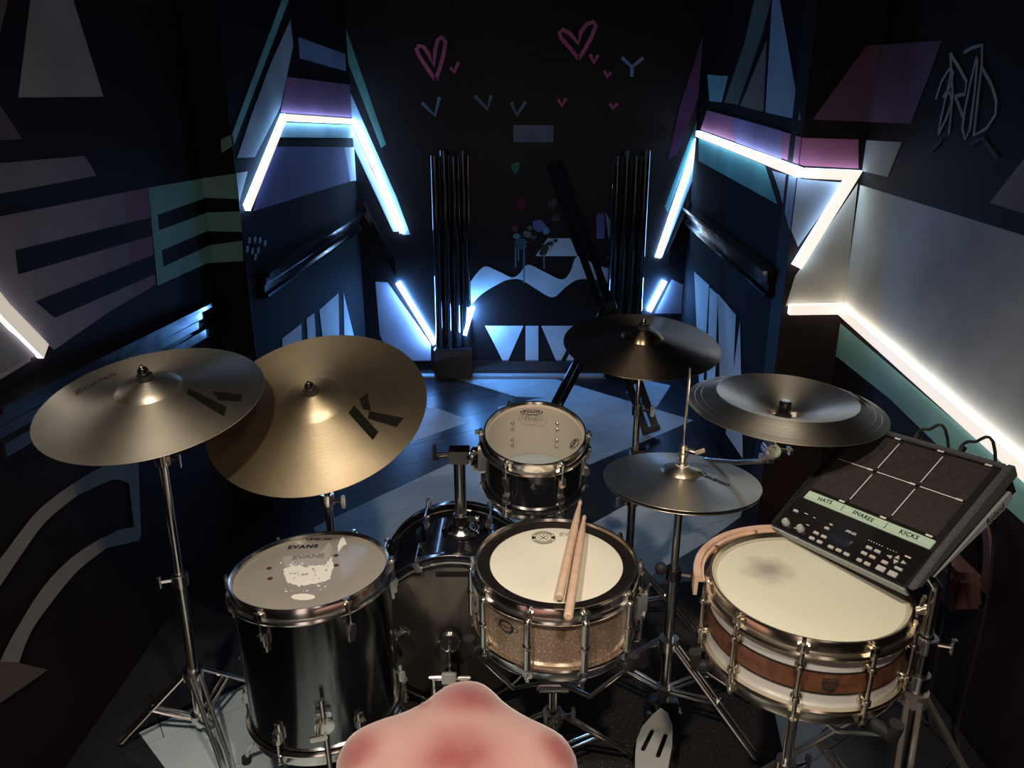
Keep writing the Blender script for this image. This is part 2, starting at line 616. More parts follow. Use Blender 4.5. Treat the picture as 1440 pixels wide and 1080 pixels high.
# right far wall
patch('RF', [(995, 105), (1024, 107), (1015, 144), (998, 142)], (0.30, 0.52, 0.52))
patch('RF', [(1063, -8), (1087, -8), (1072, 50), (1038, 147), (1019, 144), (1047, 61)], (0.17, 0.17, 0.12), 'painted_stripe')
patch('RF', [(1079, 56), (1074, 157), (1041, 149)], (0.25, 0.19, 0.15))
patch('RF', [(1087, -8), (1096, -8), (1127, 169), (1077, 158)], (0.36, 0.46, 0.52))
patch(['RF', 'RR'], [(995, 155), (1058, 172), (1131, 194), (1207, 196), (1207, 237), (1130, 233), (986, 182)], (0.52, 0.17, 0.27), 'painted_stripe')
patch('RF', [(1030, 164), (1100, 184), (1100, 224), (1035, 200)], (0.34, 0.24, 0.42))
patch('RF', [(983, 194), (1077, 233), (1094, 287), (983, 226)], (0.17, 0.42, 0.40))
patch(['RF', 'RR'], [(1087, 240), (1130, 252), (1186, 257), (1122, 347), (1110, 318), (1097, 268)], (0.40, 0.45, 0.54))
for q in ([(977, 382), (998, 401), (990, 540), (984, 540)], [(999, 404), (1010, 414), (1006, 560), (994, 560)],
          [(1010, 412), (1036, 443), (1030, 580), (1014, 560)], [(1042, 452), (1046, 645), (1022, 610), (1030, 540)]):
    patch('RF', q, WHT, 'painted_stripe')
# right return and right wall
CREAM = (0.62, 0.59, 0.51)
patch('RR', [(1206, 258), (1187, 428), (1105, 430), (1118, 388)], CREAM)
patch('RN', [(1200, 257), (1440, 331), (1470, 340), (1470, 690), (1440, 645), (1180, 424)], (0.58, 0.61, 0.58))
patch('RN', [(1195, 255), (1252, 276), (1240, 470), (1180, 424)], CREAM)
patch('RN', [(1170, 444), (1440, 674), (1480, 710), (1480, 770), (1440, 735), (1318, 625), (1251, 560), (1170, 496)], (0.24, 0.46, 0.41))
patch('RN', [(1195, 196), (1269, 200), (1249, 249), (1195, 236)], (0.45, 0.48, 0.44))
patch('RN', [(1393, 285), (1440, 225), (1480, 175), (1480, 315), (1440, 300)], (0.27, 0.24, 0.24))
patch(['RR', 'RN'], [(1218, 64), (1326, 57), (1282, 174), (1143, 168)], (0.17, 0.10, 0.17))
TAGC = (0.46, 0.43, 0.41)
for q in ([(1078, 352), (1052, 480), (1024, 600), (1012, 682)], [(998, 505), (1028, 412), (1066, 350), (1088, 366), (1074, 432), (1036, 492)],
          [(1036, 492), (1072, 466), (1080, 515), (1052, 600), (1012, 682)], [(1074, 268), (1086, 480), (1066, 682)],
          [(1076, 274), (1116, 338), (1156, 412), (1148, 476), (1096, 488)], [(1100, 490), (1128, 560), (1146, 610)],
          [(1210, 285), (1176, 425), (1150, 550), (1136, 650), (1150, 706), (1174, 655), (1196, 490), (1214, 300)],
          [(1235, 330), (1215, 500), (1195, 685), (1260, 650), (1305, 580), (1310, 510), (1285, 430), (1235, 340), (1238, 228), (1190, 240), (1145, 265)]):
    stroke('RN', sc_(q, 1040, 0), 4.2, TAGC, 'painted_tag')
for q in ([(970, 775), (1030, 710)], [(1175, 735), (1240, 700), (1312, 800)]):
    stroke('RN', sc_(q, 1040, 0), 4.5, (0.10, 0.08, 0.09), 'painted_tag')

# ------------------------------------------------------------------ mouldings
TR = 0


def rail(k, a, b, h=0.11, d=0.05):
    """moulded black rail between two pixels on a wall (top edge)"""
    global TR
    TR += 1
    u0, z0 = wall_uv(k, *a)
    u1, z1 = wall_uv(k, *b)
    L = WALL[k]['L']
    prof = [(0.0, 0.0), (d, -0.004), (d, -0.018), (d * .62, -0.026), (d * .62, -0.05), (d * .45, -0.058), (d * .45, -0.082), (d * .7, -0.092),
            (d * .7, -h + .008), (d * .3, -h), (0.0, -h)]
    vs_, fs = [], []
    n = len(prof)
    for u, z in ((u0, z0), (u1, z1)):
        for o_, dz in prof:
            vs_.append(wall_pt(k, u, z + dz, o_ + 0.0002))
    for i in range(n):
        j = (i + 1) % n
        fs.append((i, j, n + j, n + i))
    fs.append(tuple(range(n)))
    fs.append(tuple(range(2 * n - 1, n - 1, -1)))
    return struct(MB().add(vs_, fs).build('trim_%d' % TR, TRIMB, smooth=False))


rail('LN', (-30, 570), (280, 424), 0.13)
rail('LF', (362, 382), (516, 289))
rail('BK', (512, 283), (556, 366), 0.10, 0.04)
rail('RF', (1092, 380), (962, 283))
rail('BK', (968, 283), (938, 352), 0.10, 0.04)
struct(MB().box((0.07, YB - 0.012, 0.05), (1.98, 0.024, 0.10)).build('baseboard_back', TRIMB, smooth=False))
TR += 1
struct(MB().box((0.07, YB - 0.05, 0.009), (1.98, 0.075, 0.018)).build('trim_%d' % TR, mat('grey_threshold', (0.34, 0.36, 0.37), 0.25), bevel=0.004))
# glossy black column clusters framing the panel
for x0, x1 in ((612, 662), (853, 902)):
    X0, X1 = ony(x0, 430, YB).x, ony(x1, 430, YB).x
    TR += 1
    mb = MB()
    W_ = X1 - X0
    n = 4
    for i in range(n):
        r = W_ / n / 2
        cx = X0 + r + i * 2 * r
        mb.tube([(cx, YB - 0.03 - r * .4, 0.20), (cx, YB - 0.03 - r * .4, 1.36 + 0.03 * (i % 2))], r * 0.96, 14)
    mb.box(((X0 + X1) / 2, YB - 0.02, 0.69), (W_ * 1.02, 0.038, 1.34))
    col_ = struct(mb.build('trim_%d' % TR, mat('wavy_black_gloss', (0.012, 0.011, 0.013), 0.10, 0, 0.6, coat=0.7, bump=(9, 0.5))))
    MB().box(((X0 + X1) / 2, YB - 0.055, 0.105), (W_ * 1.08, 0.11, 0.19)).build('plinth', mat('wavy_black_gloss', (0, 0, 0)), col_, bevel=0.008)
# small blank plate on the back wall
pc = [ony(x, y, YB) for x, y in ((722, 172), (778, 200))]
sg = thing('wall_sign', 'small blank blue-grey sign plate below the painted hearts on the back wall', 'sign', ((pc[0].x + pc[1].x) / 2, YB - 0.001, (pc[0].z + pc[1].z) / 2))
sw, sh_ = pc[1].x - pc[0].x, pc[0].z - pc[1].z
MB().box((0, -0.006, 0), (sw, 0.012, sh_)).build('plate', mat('sign_plate', (0.20, 0.28, 0.34), 0.4, noise=(9, (0.13, 0.2, 0.26), .4, .7)), sg, bevel=0.002)
MB().box((0, -0.008, sh_ / 2 - 0.008), (sw * 1.03, 0.016, 0.014)).build('top_rim', BLACKM, sg, bevel=0.002)

# ------------------------------------------------------------------ light strips
NEUT = (1.0, 0.90, 0.79)
COOL = (0.92, 0.97, 1.0)


def led(label, segs, width, fcol, fstr, scol, sstr, depth=0.028):
    root = thing('light_strip', label, 'light strip')
    first = WALL[segs[0][0]]
    p_first = wall_pt(segs[0][0], *wall_uv(segs[0][0], *segs[0][1][0]))
    root.location = p_first
    fm = mat('led_face_%s_%.2f' % (fcol, fstr), (0.8, 0.8, 0.8), 0.4, emit=(fcol, fstr))
    sm = mat('led_side_%s_%.2f' % (scol, sstr), (0.8, 0.8, 0.8), 0.4, emit=(scol, sstr))
    for k, px in segs:
        uv = [Vector(wall_uv(k, x, y)) for x, y in px]
        n = len(uv)
        offs = []
        for i in range(n):
            if i == 0:
                t_ = (uv[1] - uv[0]).normalized()
                m_ = Vector((-t_.y, t_.x))
            elif i == n - 1:
                t_ = (uv[-1] - uv[-2]).normalized()
                m_ = Vector((-t_.y, t_.x))
            else:
                t0 = (uv[i] - uv[i - 1]).normalized()
                t1 = (uv[i + 1] - uv[i]).normalized()
                b_ = Vector((-t0.y - t1.y, t0.x + t1.x)).normalized()
                m_ = b_ / max(0.3, b_.dot(Vector((-t0.y, t0.x))))
            offs.append(m_ * width / 2)
        for i in range(n - 1):
            vs_ = []
            for j in (i, i + 1):
                a, b = uv[j] - offs[j], uv[j] + offs[j]
                for q, o_ in ((a, 0.0012), (b, 0.0012), (b, depth), (a, depth)):
                    vs_.append(wall_pt(k, q.x, q.y, o_) - p_first)
            mb = MB()
            mb.add(vs_, [(3, 2, 6, 7)], 0)
            mb.add(vs_, [(0, 3, 7, 4), (2, 1, 5, 6), (0, 1, 2, 3), (7, 6, 5, 4), (1, 0, 4, 5)], 1)
            me = bpy.data.meshes.new('light_segment')
            me.from_pydata(mb.v, [], mb.f)
            for q_, p in enumerate(me.polygons):
                p.material_index = mb.m[q_]
            me.materials.append(fm)
            me.materials.append(sm)
            bm = bmesh.new()
            bm.from_mesh(me)
            bmesh.ops.remove_doubles(bm, verts=bm.verts, dist=1e-6)
            bmesh.ops.recalc_face_normals(bm, faces=bm.faces)
            bm.to_mesh(me)
            bm.free()
            link('light_segment', me, root)
    return root


BL = (0.12, 0.38, 1.0)
L1C = (0.26, 0.52, 1.0)
ZZC = (0.45, 0.68, 1.0)
led('white light strip rising and turning level over the black rail on the left far wall', [('LF', [(343, 292), (395, 165), (499, 171)])], 0.028, NEUT, 1.0, L1C, 16, depth=0.022)
led('white light strip slanting down the back wall from the left corner', [('BK', [(500, 171), (566, 327)])], 0.028, NEUT, 1.0, L1C, 26)
led('short white light strip sloping down to the left column, below the rail end', [('BK', [(560, 397), (612, 483)])], 0.028, COOL, 1.6, BL, 165)
led('tiny slanted light strip at the foot of the left column cluster', [('BK', [(665, 431), (655, 466)])], 0.024, COOL, 1.6, BL, 150, depth=0.10)
led('white light strip slanting down the back wall from the right corner', [('BK', [(924, 362), (983, 188)])], 0.028, NEUT, 1.0, L1C, 26)
led('white light strip under the pink band on the right far wall', [('RF', [(985, 188), (1131, 243)])], 0.030, NEUT, 1.0, ZZC, 8)
led('white light strip folding back like a hook around the blue triangle', [('RR', [(1131, 243), (1197, 246), (1118, 374)])], 0.034, NEUT, 0.95, (0.55, 0.75, 1.0), 4)
led('short white light strip sloping down beside the right column, behind the dark crash cymbal', [('BK', [(934, 395), (912, 437)])], 0.028, COOL, 1.6, BL, 165)
led('short level cream light strip under the cream panel', [('RR', [(1108, 434), (1187, 433)])], 0.036, (1.0, 0.88, 0.76), 0.85, (1.0, 0.93, 0.82), 2.4)
led('long cream light strip running along the right wall above the teal band', [('RN', [(1187, 433), (1440, 652), (1475, 683)])], 0.036, (1.0, 0.88, 0.76), 0.85, (1.0, 0.93, 0.86), 4.0)
led('short dim cream light strip on the left wall beyond the pale crash cymbal', [('LN', [(-25, 408), (0, 438), (56, 494)])], 0.040, (0.85, 0.74, 0.58), 0.55, (0.9, 0.88, 0.85), 3.0, depth=0.016)

# ------------------------------------------------------------------ floor with planks
fl = struct(MB().box((0.03, 1.7, -0.035), (2.6, 6.2, 0.04)).build('floor', mat('floor_joint', (0.006, 0.005, 0.006), 0.7), smooth=False))
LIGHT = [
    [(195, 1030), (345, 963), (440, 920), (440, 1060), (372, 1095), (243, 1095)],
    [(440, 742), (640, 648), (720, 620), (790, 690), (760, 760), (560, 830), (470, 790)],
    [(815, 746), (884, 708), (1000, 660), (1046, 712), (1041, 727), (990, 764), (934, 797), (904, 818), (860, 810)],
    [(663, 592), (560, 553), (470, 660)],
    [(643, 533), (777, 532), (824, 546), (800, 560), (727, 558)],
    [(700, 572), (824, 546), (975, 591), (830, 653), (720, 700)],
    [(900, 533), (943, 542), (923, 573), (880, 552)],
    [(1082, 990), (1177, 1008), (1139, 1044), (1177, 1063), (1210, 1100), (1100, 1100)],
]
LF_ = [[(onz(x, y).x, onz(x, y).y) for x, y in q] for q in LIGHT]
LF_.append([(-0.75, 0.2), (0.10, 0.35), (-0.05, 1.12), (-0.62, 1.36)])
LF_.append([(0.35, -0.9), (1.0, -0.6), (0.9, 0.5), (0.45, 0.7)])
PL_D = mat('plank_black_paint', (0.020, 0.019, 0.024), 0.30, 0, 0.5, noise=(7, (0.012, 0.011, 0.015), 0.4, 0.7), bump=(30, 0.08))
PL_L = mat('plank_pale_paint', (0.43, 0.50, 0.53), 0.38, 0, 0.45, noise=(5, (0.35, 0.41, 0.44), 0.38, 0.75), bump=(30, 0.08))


def inside(p, poly):
    c = False
    n = len(poly)
    for i in range(n):
        (x1, y1), (x2, y2) = poly[i], poly[(i + 1) % n]
        if (y1 > p[1]) != (y2 > p[1]) and p[0] < (x2 - x1) * (p[1] - y1) / (y2 - y1) + x1:
            c = not c
    return c


DA = R_(33.2)
dv, wv = Vector((math.cos(DA), math.sin(DA))), Vector((-math.sin(DA), math.cos(DA)))
PW, PLN = 0.20, 1.30
org = Vector((-0.553, 3.074))
for j in range(-22, 20):
    shift = (j * 0.37 % 1.0) * PLN
    for i in range(-6, 6):
        s0 = org + wv * (PW * j) + dv * (PLN * i + (shift if j else 0))
        g = 0.0011
        q = [s0 + dv * g + wv * g, s0 + dv * (PLN - g) + wv * g, s0 + dv * (PLN - g) + wv * (PW - g), s0 + dv * g + wv * (PW - g)]
        q = clip_rect([(a.x, a.y) for a in q], -1.138, 1.208, -1.34, YB - 0.001)
        q = [p for k_, p in enumerate(q) if (Vector(p) - Vector(q[k_ - 1])).length > 1e-4]
        if len(q) < 3:
            continue
        bm = bmesh.new()
        bm.faces.new([bm.verts.new((x, y, 0)) for x, y in q])
        bx0, bx1 = min(p[0] for p in q), max(p[0] for p in q)
        by0, by1 = min(p[1] for p in q), max(p[1] for p in q)
        near = [P for P in LF_ if min(p[0] for p in P) < bx1 and max(p[0] for p in P) > bx0 and min(p[1] for p in P) < by1 and max(p[1] for p in P) > by0]
        for P in near:
            for a in range(len(P)):
                p1, p2 = Vector((*P[a], 0)), Vector((*P[(a + 1) % len(P)], 0))
                nn = (p2 - p1).cross(Vector((0, 0, 1))).normalized()
                bmesh.ops.bisect_plane(bm, geom=bm.verts[:] + bm.edges[:] + bm.faces[:], plane_co=p1, plane_no=nn)
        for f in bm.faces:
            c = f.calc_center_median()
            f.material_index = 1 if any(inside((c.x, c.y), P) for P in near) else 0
            if f.normal.z < 0:
                f.normal_flip()
        ed = [e for e in bm.edges if e.is_boundary]
        ext = bmesh.ops.extrude_edge_only(bm, edges=ed)
        for vv in [g_ for g_ in ext['geom'] if isinstance(g_, bmesh.types.BMVert)]:
            vv.co.z -= 0.014
        me = bpy.data.meshes.new('plank')
        bm.to_mesh(me)
        bm.free()
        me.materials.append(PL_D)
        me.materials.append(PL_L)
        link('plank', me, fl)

# dark speckled rug under the kit
RUGM = mat('speckled_rug', (0.010, 0.008, 0.008), 0.95, noise=(150, (0.14, 0.10, 0.08), 0.60, 0.72), bump=(200, 0.5))
rp = [onz(*p) for p in ((380, 1062), (430, 990), (520, 850), (905, 826), (1020, 815), (1085, 985), (1125, 1180), (830, 1190), (620, 1130))]
tag(MB().prism([(p.x, p.y) for p in rp], 0.0006, 0.007).build('rug', RUGM, smooth=False), 'dark speckled rug lying under the drum kit', 'rug')


# ================================================================== drums
def rotz(a):
    return Matrix.Rotation(a, 4, 'Z')


def hoop_prof(R, up=1):
    """triple-flanged hoop around z=0 (top edge), R = head radius"""
    p = [(R - 0.006, 0.004), (R - 0.003, 0.010), (R + 0.001, 0.011), (R + 0.003, 0.006), (R + 0.003, -0.012), (R + 0.009, -0.015),
         (R + 0.011, -0.020), (R + 0.009, -0.024), (R + 0.001, -0.023), (R - 0.0005, -0.010), (R - 0.0035, 0.004), (R - 0.006, 0.004)]
    return [(r, z * up) for r, z in p]


def head_mesh(R, m):
    return MB().lathe([(0, 0.0), (R * .5, 0.0), (R * .94, 0.0), (R - 0.001, -0.004)], 64).mesh('head', m)


def drum(root, R, D, shell_m, inner_m, head_m, reso_m, n, a0, hoop_m, lug, rod_m, small=True, hoop_dn=True):
    """drum with its top head in the local plane z=0"""
    sh = MB()
    sh.lathe([(R - 0.0015, -0.004), (R - 0.0015, -D + 0.004)], 72, 0)
    sh.lathe([(R - 0.008, -D + 0.004), (R - 0.008, -0.004)], 72, 1)
    sh.lathe([(R - 0.008, -0.004), (R - 0.0015, -0.004)], 72, 1)
    sh.lathe([(R - 0.0015, -D + 0.004), (R - 0.008, -D + 0.004)], 72, 1)
    me = sh.mesh('shell', [shell_m, inner_m])
    link('shell', me, root)
    link('batter_head', head_mesh(R, head_m), root)
    link('resonant_head', head_mesh(R - 0.001, reso_m), root, Matrix.Translation((0, 0, -D)) @ Matrix.Rotation(PI, 4, 'X'))
    hm = MB().lathe(hoop_prof(R), 72).mesh('hoop', hoop_m)
    link('hoop', hm, root)
    link('hoop', hm, root, Matrix.Translation((0, 0, -D)) @ Matrix.Rotation(PI, 4, 'X'))
    mr = MB()
    mr.tube([(R + 0.008, 0, -0.012), (R + 0.008, 0, 0.006)], 0.0042, 8)
    mr.box((R + 0.008, 0, 0.010), (0.007, 0.007, 0.008))
    mr.lathe([(0.003, 0.002), (0.0075, 0.002), (0.0075, 0.0045), (0.003, 0.0045)], 10, M=Matrix.Translation((R + 0.008, 0, 0)))
    mr.box((R + 0.005, 0, -0.006), (0.012, 0.020, 0.016))
    mr.tube([(R + 0.009, 0, -0.014), (R + 0.009, 0, lug['rod'])], 0.0026, 8)
    rm = mr.mesh('tension_rod', rod_m)
    for i in range(n):
        A = rotz(a0 + 2 * PI * i / n)
        link('tension_rod', rm, root, A)
        link('tension_rod', rm, root, Matrix.Translation((0, 0, -D)) @ Matrix.Rotation(PI, 4, 'X') @ rotz(-(a0 + 2 * PI * i / n)))
        for z in lug['z']:
            link('lug', lug['me'], root, A @ Matrix.Translation((R, 0, z)))
        if lug.get('zd') is not None:
            for z in lug['zd']:
                link('lug', lug['me'], root, A @ Matrix.Translation((R, 0, z)) @ Matrix.Rotation(PI, 4, 'X'))


def block_lug():
    m = MB()
    m.box((0.006, 0, 0), (0.015, 0.020, 0.030))
    m.box((0.011, 0, 0.010), (0.012, 0.015, 0.016))
    m.box((0.003, 0, -0.022), (0.007, 0.016, 0.020))
    return m.mesh('lug', CHROME, bevel=0.0025)


def clear_head(name, mixf, col=(0.55, 0.51, 0.46)):
    return mat(name, col, 0.22, 0, 0.5, trans=mixf)


# ---- snare drum on the throne side: champagne sparkle
SPARK = mat('champagne_sparkle', (0.30, 0.20, 0.13), 0.28, 0.35, coat=0.7, noise=(330, (0.85, 0.72, 0.55), 0.56, 0.70))
COATED = mat('coated_head', (0.80, 0.75, 0.63), 0.55, noise=(5, (0.72, 0.68, 0.58), 0.45, 0.8))
WHITE_IN = mat('shell_inside', (0.50, 0.42, 0.33), 0.6)
RESO = mat('thin_film_head', (0.35, 0.40, 0.44), 0.25, trans=0.35)
p = at(782, 792, 1.70)
SN = thing('snare_drum', 'champagne sparkle snare drum with black muffling ring, holding two drumsticks', 'drum', p, (R_(1.5), 0, 0))
SR, SD = 0.178, 0.158
mb = MB()
mb.tube([(0.011, 0, -0.022), (0.011, 0, -SD + 0.022)], 0.0085, 12)
mb.box((0.004, 0, -SD / 2), (0.012, 0.013, SD - 0.052))
mb.ball((0.011, 0, -0.022), 0.0088)
mb.ball((0.011, 0, -SD + 0.022), 0.0088)
mb.lathe([(0.009, -SD / 2 - .006), (0.0105, -SD / 2 - .003), (0.0105, -SD / 2 + .003), (0.009, -SD / 2 + .006)], 12, M=Matrix.Translation((0.011, 0, 0)))
drum(SN, SR, SD, SPARK, WHITE_IN, COATED, RESO, 10, R_(-90 - 20.5), CHROME, dict(me=mb.mesh('lug', CHROME), z=(0,), rod=-0.024), CHROME)
MB().lathe([(SR * .825, 0.0008), (SR * .825, 0.0025), (SR * .97, 0.0025), (SR * .97, 0.0008), (SR * .825, 0.0008)], 72).build(
    'muffling_ring', mat('ring_black', (0.010, 0.008, 0.008), 0.28, noise=(90, (0.02, 0.016, 0.015), 0.5, 0.75)), SN)
# round crossed-stick emblem on the head
mb = MB()
for r0, r1 in ((0.0185, 0.0195), (0.0125, 0.0132)):
    mb.lathe([(r0, 0), (r1, 0)], 40)
for a in (PI / 4, -PI / 4):
    mb.box((0, 0, 0), (0.020, 0.0012, 0.0001), Matrix.Rotation(a, 3, 'Z'))
for s_ in (-1, 1):
    mb.lathe([(0.0135, 0), (0.0182, 0)], 4, a0=(0 if s_ > 0 else PI) - 0.24, a1=(0 if s_ > 0 else PI) + 0.24)
EMX = Matrix.Translation((-0.024, 0.104, 0.0012)) @ Matrix.Scale(1.42, 4)
em = mb.build('emblem', INK, SN, M=EMX, smooth=False)
for ch, x, y in (('B', 0, 0.0078), ('S', -0.0082, 0), ('D', 0.0082, 0), ('F', 0, -0.0078)):
    lettering('letter', ch, 0.0055, INK, em, Matrix.Translation((x, y, 0.0002)))
mb = MB()
for sgn in (1, -1):
    for i in range(13):
        a = sgn * PI / 2 + (i - 6) * 0.17
        mb.box((0.0158 * math.cos(a), 0.0158 * math.sin(a), 0), (0.0028, 0.0013, 0.0001), Matrix.Rotation(a, 3, 'Z'))
mb.build('ring_marks', INK, em, smooth=False)
lettering('head_logo', 'EVANS', 0.020, mat('faded_ink', (0.40, 0.38, 0.34), 0.5), SN, Matrix.Translation((0.045, 0.118, 0.0012)), bold=0.0006, space=1.05)


# badge on the shell: oval with two lobes
def curved(me, R):
    for v in me.vertices:
        x, y, z = v.co
        a = x / R - PI / 2
        v.co = ((R + z) * math.cos(a), (R + z) * math.sin(a), y)
    return me


mb = MB()
N_ = 28
for rx, ry, cx in ((0.019, 0.015, 0), (0.009, 0.0055, -0.022), (0.009, 0.0055, 0.022)):
    vs_ = []
    for i in range(N_):
        a = 2 * PI * i / N_
        vs_.append((cx + rx * math.cos(a), ry * math.sin(a), 0.0018))
        vs_.append((cx + rx * .80 * math.cos(a), ry * .78 * math.sin(a), 0.0018))
    mb.add(vs_, [(2 * i, 2 * ((i + 1) % N_), 2 * ((i + 1) % N_) + 1, 2 * i + 1) for i in range(N_)])
bd = link('badge', curved(mb.mesh('badge', INK, smooth=False), SR), SN, rotz(R_(-38)) @ Matrix.Translation((0, 0, -0.058)))
mb = MB()
for i in range(6):
    mb.box((-0.010 + i * 0.004, 0.0012 * (i % 2) - .001, 0.0018), (0.0016, 0.0075 - 0.003 * (i % 2), 0.0001), Matrix.Rotation(R_(-18), 3, 'Z'))
link('badge_script', curved(mb.mesh('badge_script', INK, smooth=False), SR), bd)
# strainer
mb = MB()
mb.box((SR + 0.008, 0, -0.075), (0.014, 0.034, 0.060))
mb.box((SR + 0.020, 0, -0.062), (0.014, 0.022, 0.046))
mb.tube([(SR + 0.020, 0, -0.040), (SR + 0.030, 0, -0.018)], 0.004, 8)
mb.tube([(SR + 0.018, -0.012, -0.100), (SR + 0.018, 0.012, -0.100)], 0.006, 10)
mb.tube([(SR + 0.018, 0, -0.100), (SR + 0.015, 0, -SD - 0.008)], 0.0035, 8)
mb.box((SR - 0.01, 0, -SD - 0.006), (0.05, 0.03, 0.003))
mb.build('strainer', CHROME, SN, bevel=0.0015, M=rotz(R_(-14)))


# ---- basket stand under a snare
def snare_stand(name, label, base, ztop, R, mt, a_arms, hub, grip_r=0.013, legs=(30, 150, 270), spread=0.26, tilter=True):
    rt = thing(name, label, 'drum stand', (base[0], base[1], base[2]))
    z = ztop - base[2]
    MB().tube([(0, 0, 0.13), (0, 0, hub * .62)], 0.0145, 14).build('lower_tube', mt, rt)
    MB().tube([(0, 0, hub * .60), (0, 0, hub)], 0.0105, 14).build('upper_tube', mt, rt)
    c = MB()
    c.lathe([(0.011, hub * .60), (0.021, hub * .60), (0.021, hub * .60 + 0.036), (0.011, hub * .60 + 0.036)], 16)
    c.tube([(0.018, 0, hub * .60 + .018), (0.045, 0.01, hub * .60 + .018)], 0.005, 8)
    c.box((0.050, 0.012, hub * .60 + .018), (0.010, 0.010, 0.036))
    c.build('height_clamp', mt, rt, bevel=0.001)
    if tilter:
        t = MB()
        t.tube([(-0.034, 0, hub), (0.034, 0, hub)], 0.021, 16)
        t.tube([(-0.040, 0, hub), (-0.034, 0, hub)], 0.015, 12)
        t.tube([(0.034, 0, hub), (0.062, 0, hub - .002)], 0.006, 8)
        t.box((0.066, 0, hub), (0.009, 0.034, 0.012))
        t.build('tilter', mt, rt)
    for a in a_arms:
        A = R_(a)
        dx, dy = math.cos(A), math.sin(A)
        am = MB()
        am.tube([(dx * .02, dy * .02, hub + .012), (dx * R * .55, dy * R * .55, hub + .018), (dx * (R + .016), dy * (R + .016), z - .004), (dx * (R + .018), dy * (R + .018), z + .014)], 0.0055, 10)
        ao = am.build('basket_arm', mt, rt)
        MB().tube([(dx * (R - .022), dy * (R - .022), z - .010), (dx * (R + .017), dy * (R + .017), z - .010), (dx * (R + .020), dy * (R + .020), z + .022)], grip_r, 12).build('grip', RUBBER, ao)
    for a in legs:
        A = R_(a)
        dx, dy = math.cos(A), math.sin(A)
        nx, ny = -dy, dx
        lm = MB()
        for s_ in (-1, 1):
            lm.tube([(dx * .022 + nx * .009 * s_, dy * .022 + ny * .009 * s_, 0.20), (dx * spread + nx * .009 * s_, dy * spread + ny * .009 * s_, 0.012)], 0.0045, 8)
            lm.tube([(dx * .022 + nx * .009 * s_, dy * .022 + ny * .009 * s_, 0.09), (dx * spread * .55 + nx * .009 * s_, dy * spread * .55 + ny * .009 * s_, 0.105)], 0.0038, 8)
        lo = lm.build('leg', mt, rt)
        MB().ball((dx * spread, dy * spread, 0.011), 0.011, sc=(1.3, 1.3, 1)).build('rubber_foot', RUBBER, lo)
    MB().lathe([(0.015, 0.19), (0.024, 0.19), (0.024, 0.215), (0.015, 0.215)], 14).build('leg_collar', mt, rt)
    return rt


snare_stand('snare_stand', 'chrome basket stand carrying the champagne sparkle snare', (p.x, p.y + .004, 0.008), p.z - SD - 0.012, SR + .006, CHROME,
            (-38, 84, 200), (p.z - SD) * .62, legs=(-95, 20, 150), spread=0.22)

# ---- drumsticks on the snare
for i, (a, b, lab) in enumerate((((786, 840), (819, 693), 'pale hickory drumstick lying wholly on the snare head beside its twin'),
                                 ((799, 868), (825, 707), 'pale hickory drumstick whose butt overhangs the snare hoop'))):
    zb, zt = (p.z + 0.0130, p.z + 0.027)
    P0 = onz(*a, zb if i == 0 else p.z + 0.0255)
    P1 = onz(*b, zt if i == 0 else p.z + 0.0285)
    dirv = (P1 - P0).normalized()
    Lk = 0.40
    P1 = P0 + dirv * Lk
    st = thing('drumstick', lab, 'drumstick', P0, group='drumsticks on the snare')
    prof = [(0.0, 0.0), (0.0070, 0.0), (0.0090, 0.002), (0.0094, 0.01), (0.0094, 0.26), (0.0075, 0.33), (0.0042, 0.378)]
    q = dirv.to_track_quat('Z', 'Y').to_matrix().to_4x4()
    MB().lathe(prof + [(0.0, 0.379)], 16).build('shaft', STICK, st, M=q)
    MB().lathe([(0.0, 0.376), (0.0035, 0.377), (0.0052, 0.384), (0.0048, 0.394), (0.0025, 0.400), (0, 0.401)], 14).build('tip', STICK, st, M=q)

# ---- rack tom: black sparkle shell, clear head
BLACKSP = mat('black_sparkle', (0.008, 0.008, 0.011), 0.14, 0.0, coat=0.8, noise=(420, (0.05, 0.06, 0.055), 0.66, 0.76))
BEIGE_IN = mat('beige_shell_inside', (0.56, 0.48, 0.40), 0.55, noise=(3, (0.46, 0.40, 0.33), 0.4, 0.7))
RT_R, RT_D = 0.129, 0.168
pt = at(752, 611, 1.95)
RT = thing('rack_tom', 'small black sparkle rack tom with clear head mounted above the bass drum', 'drum', pt, (R_(16), 0, 0))
lug_b = block_lug()
drum(RT, RT_R, RT_D, BLACKSP, BEIGE_IN, clear_head('clear_head', 0.80, (0.62, 0.57, 0.50)), mat('bottom_film', (0.30, 0.38, 0.43), 0.3, trans=0.25), 6, R_(-62), CHROME,
     dict(me=lug_b, z=(-0.055,), zd=(-RT_D + 0.055,), rod=-0.050), CHROME)
# bolts seen through the head
bm_ = MB().lathe([(0, 0.004), (0.0035, 0.004), (0.006, 0.001), (0.006, 0.0)], 12).mesh('lug_bolt', CHROME_D)
for i in range(6):
    for z in (-0.045, -0.065, -RT_D + 0.065, -RT_D + 0.045):
        link('lug_bolt', bm_, RT, rotz(R_(-62) + i * PI / 3) @ Matrix.Translation((RT_R - 0.008, 0, z)) @ Matrix.Rotation(-PI / 2, 4, 'Y'))


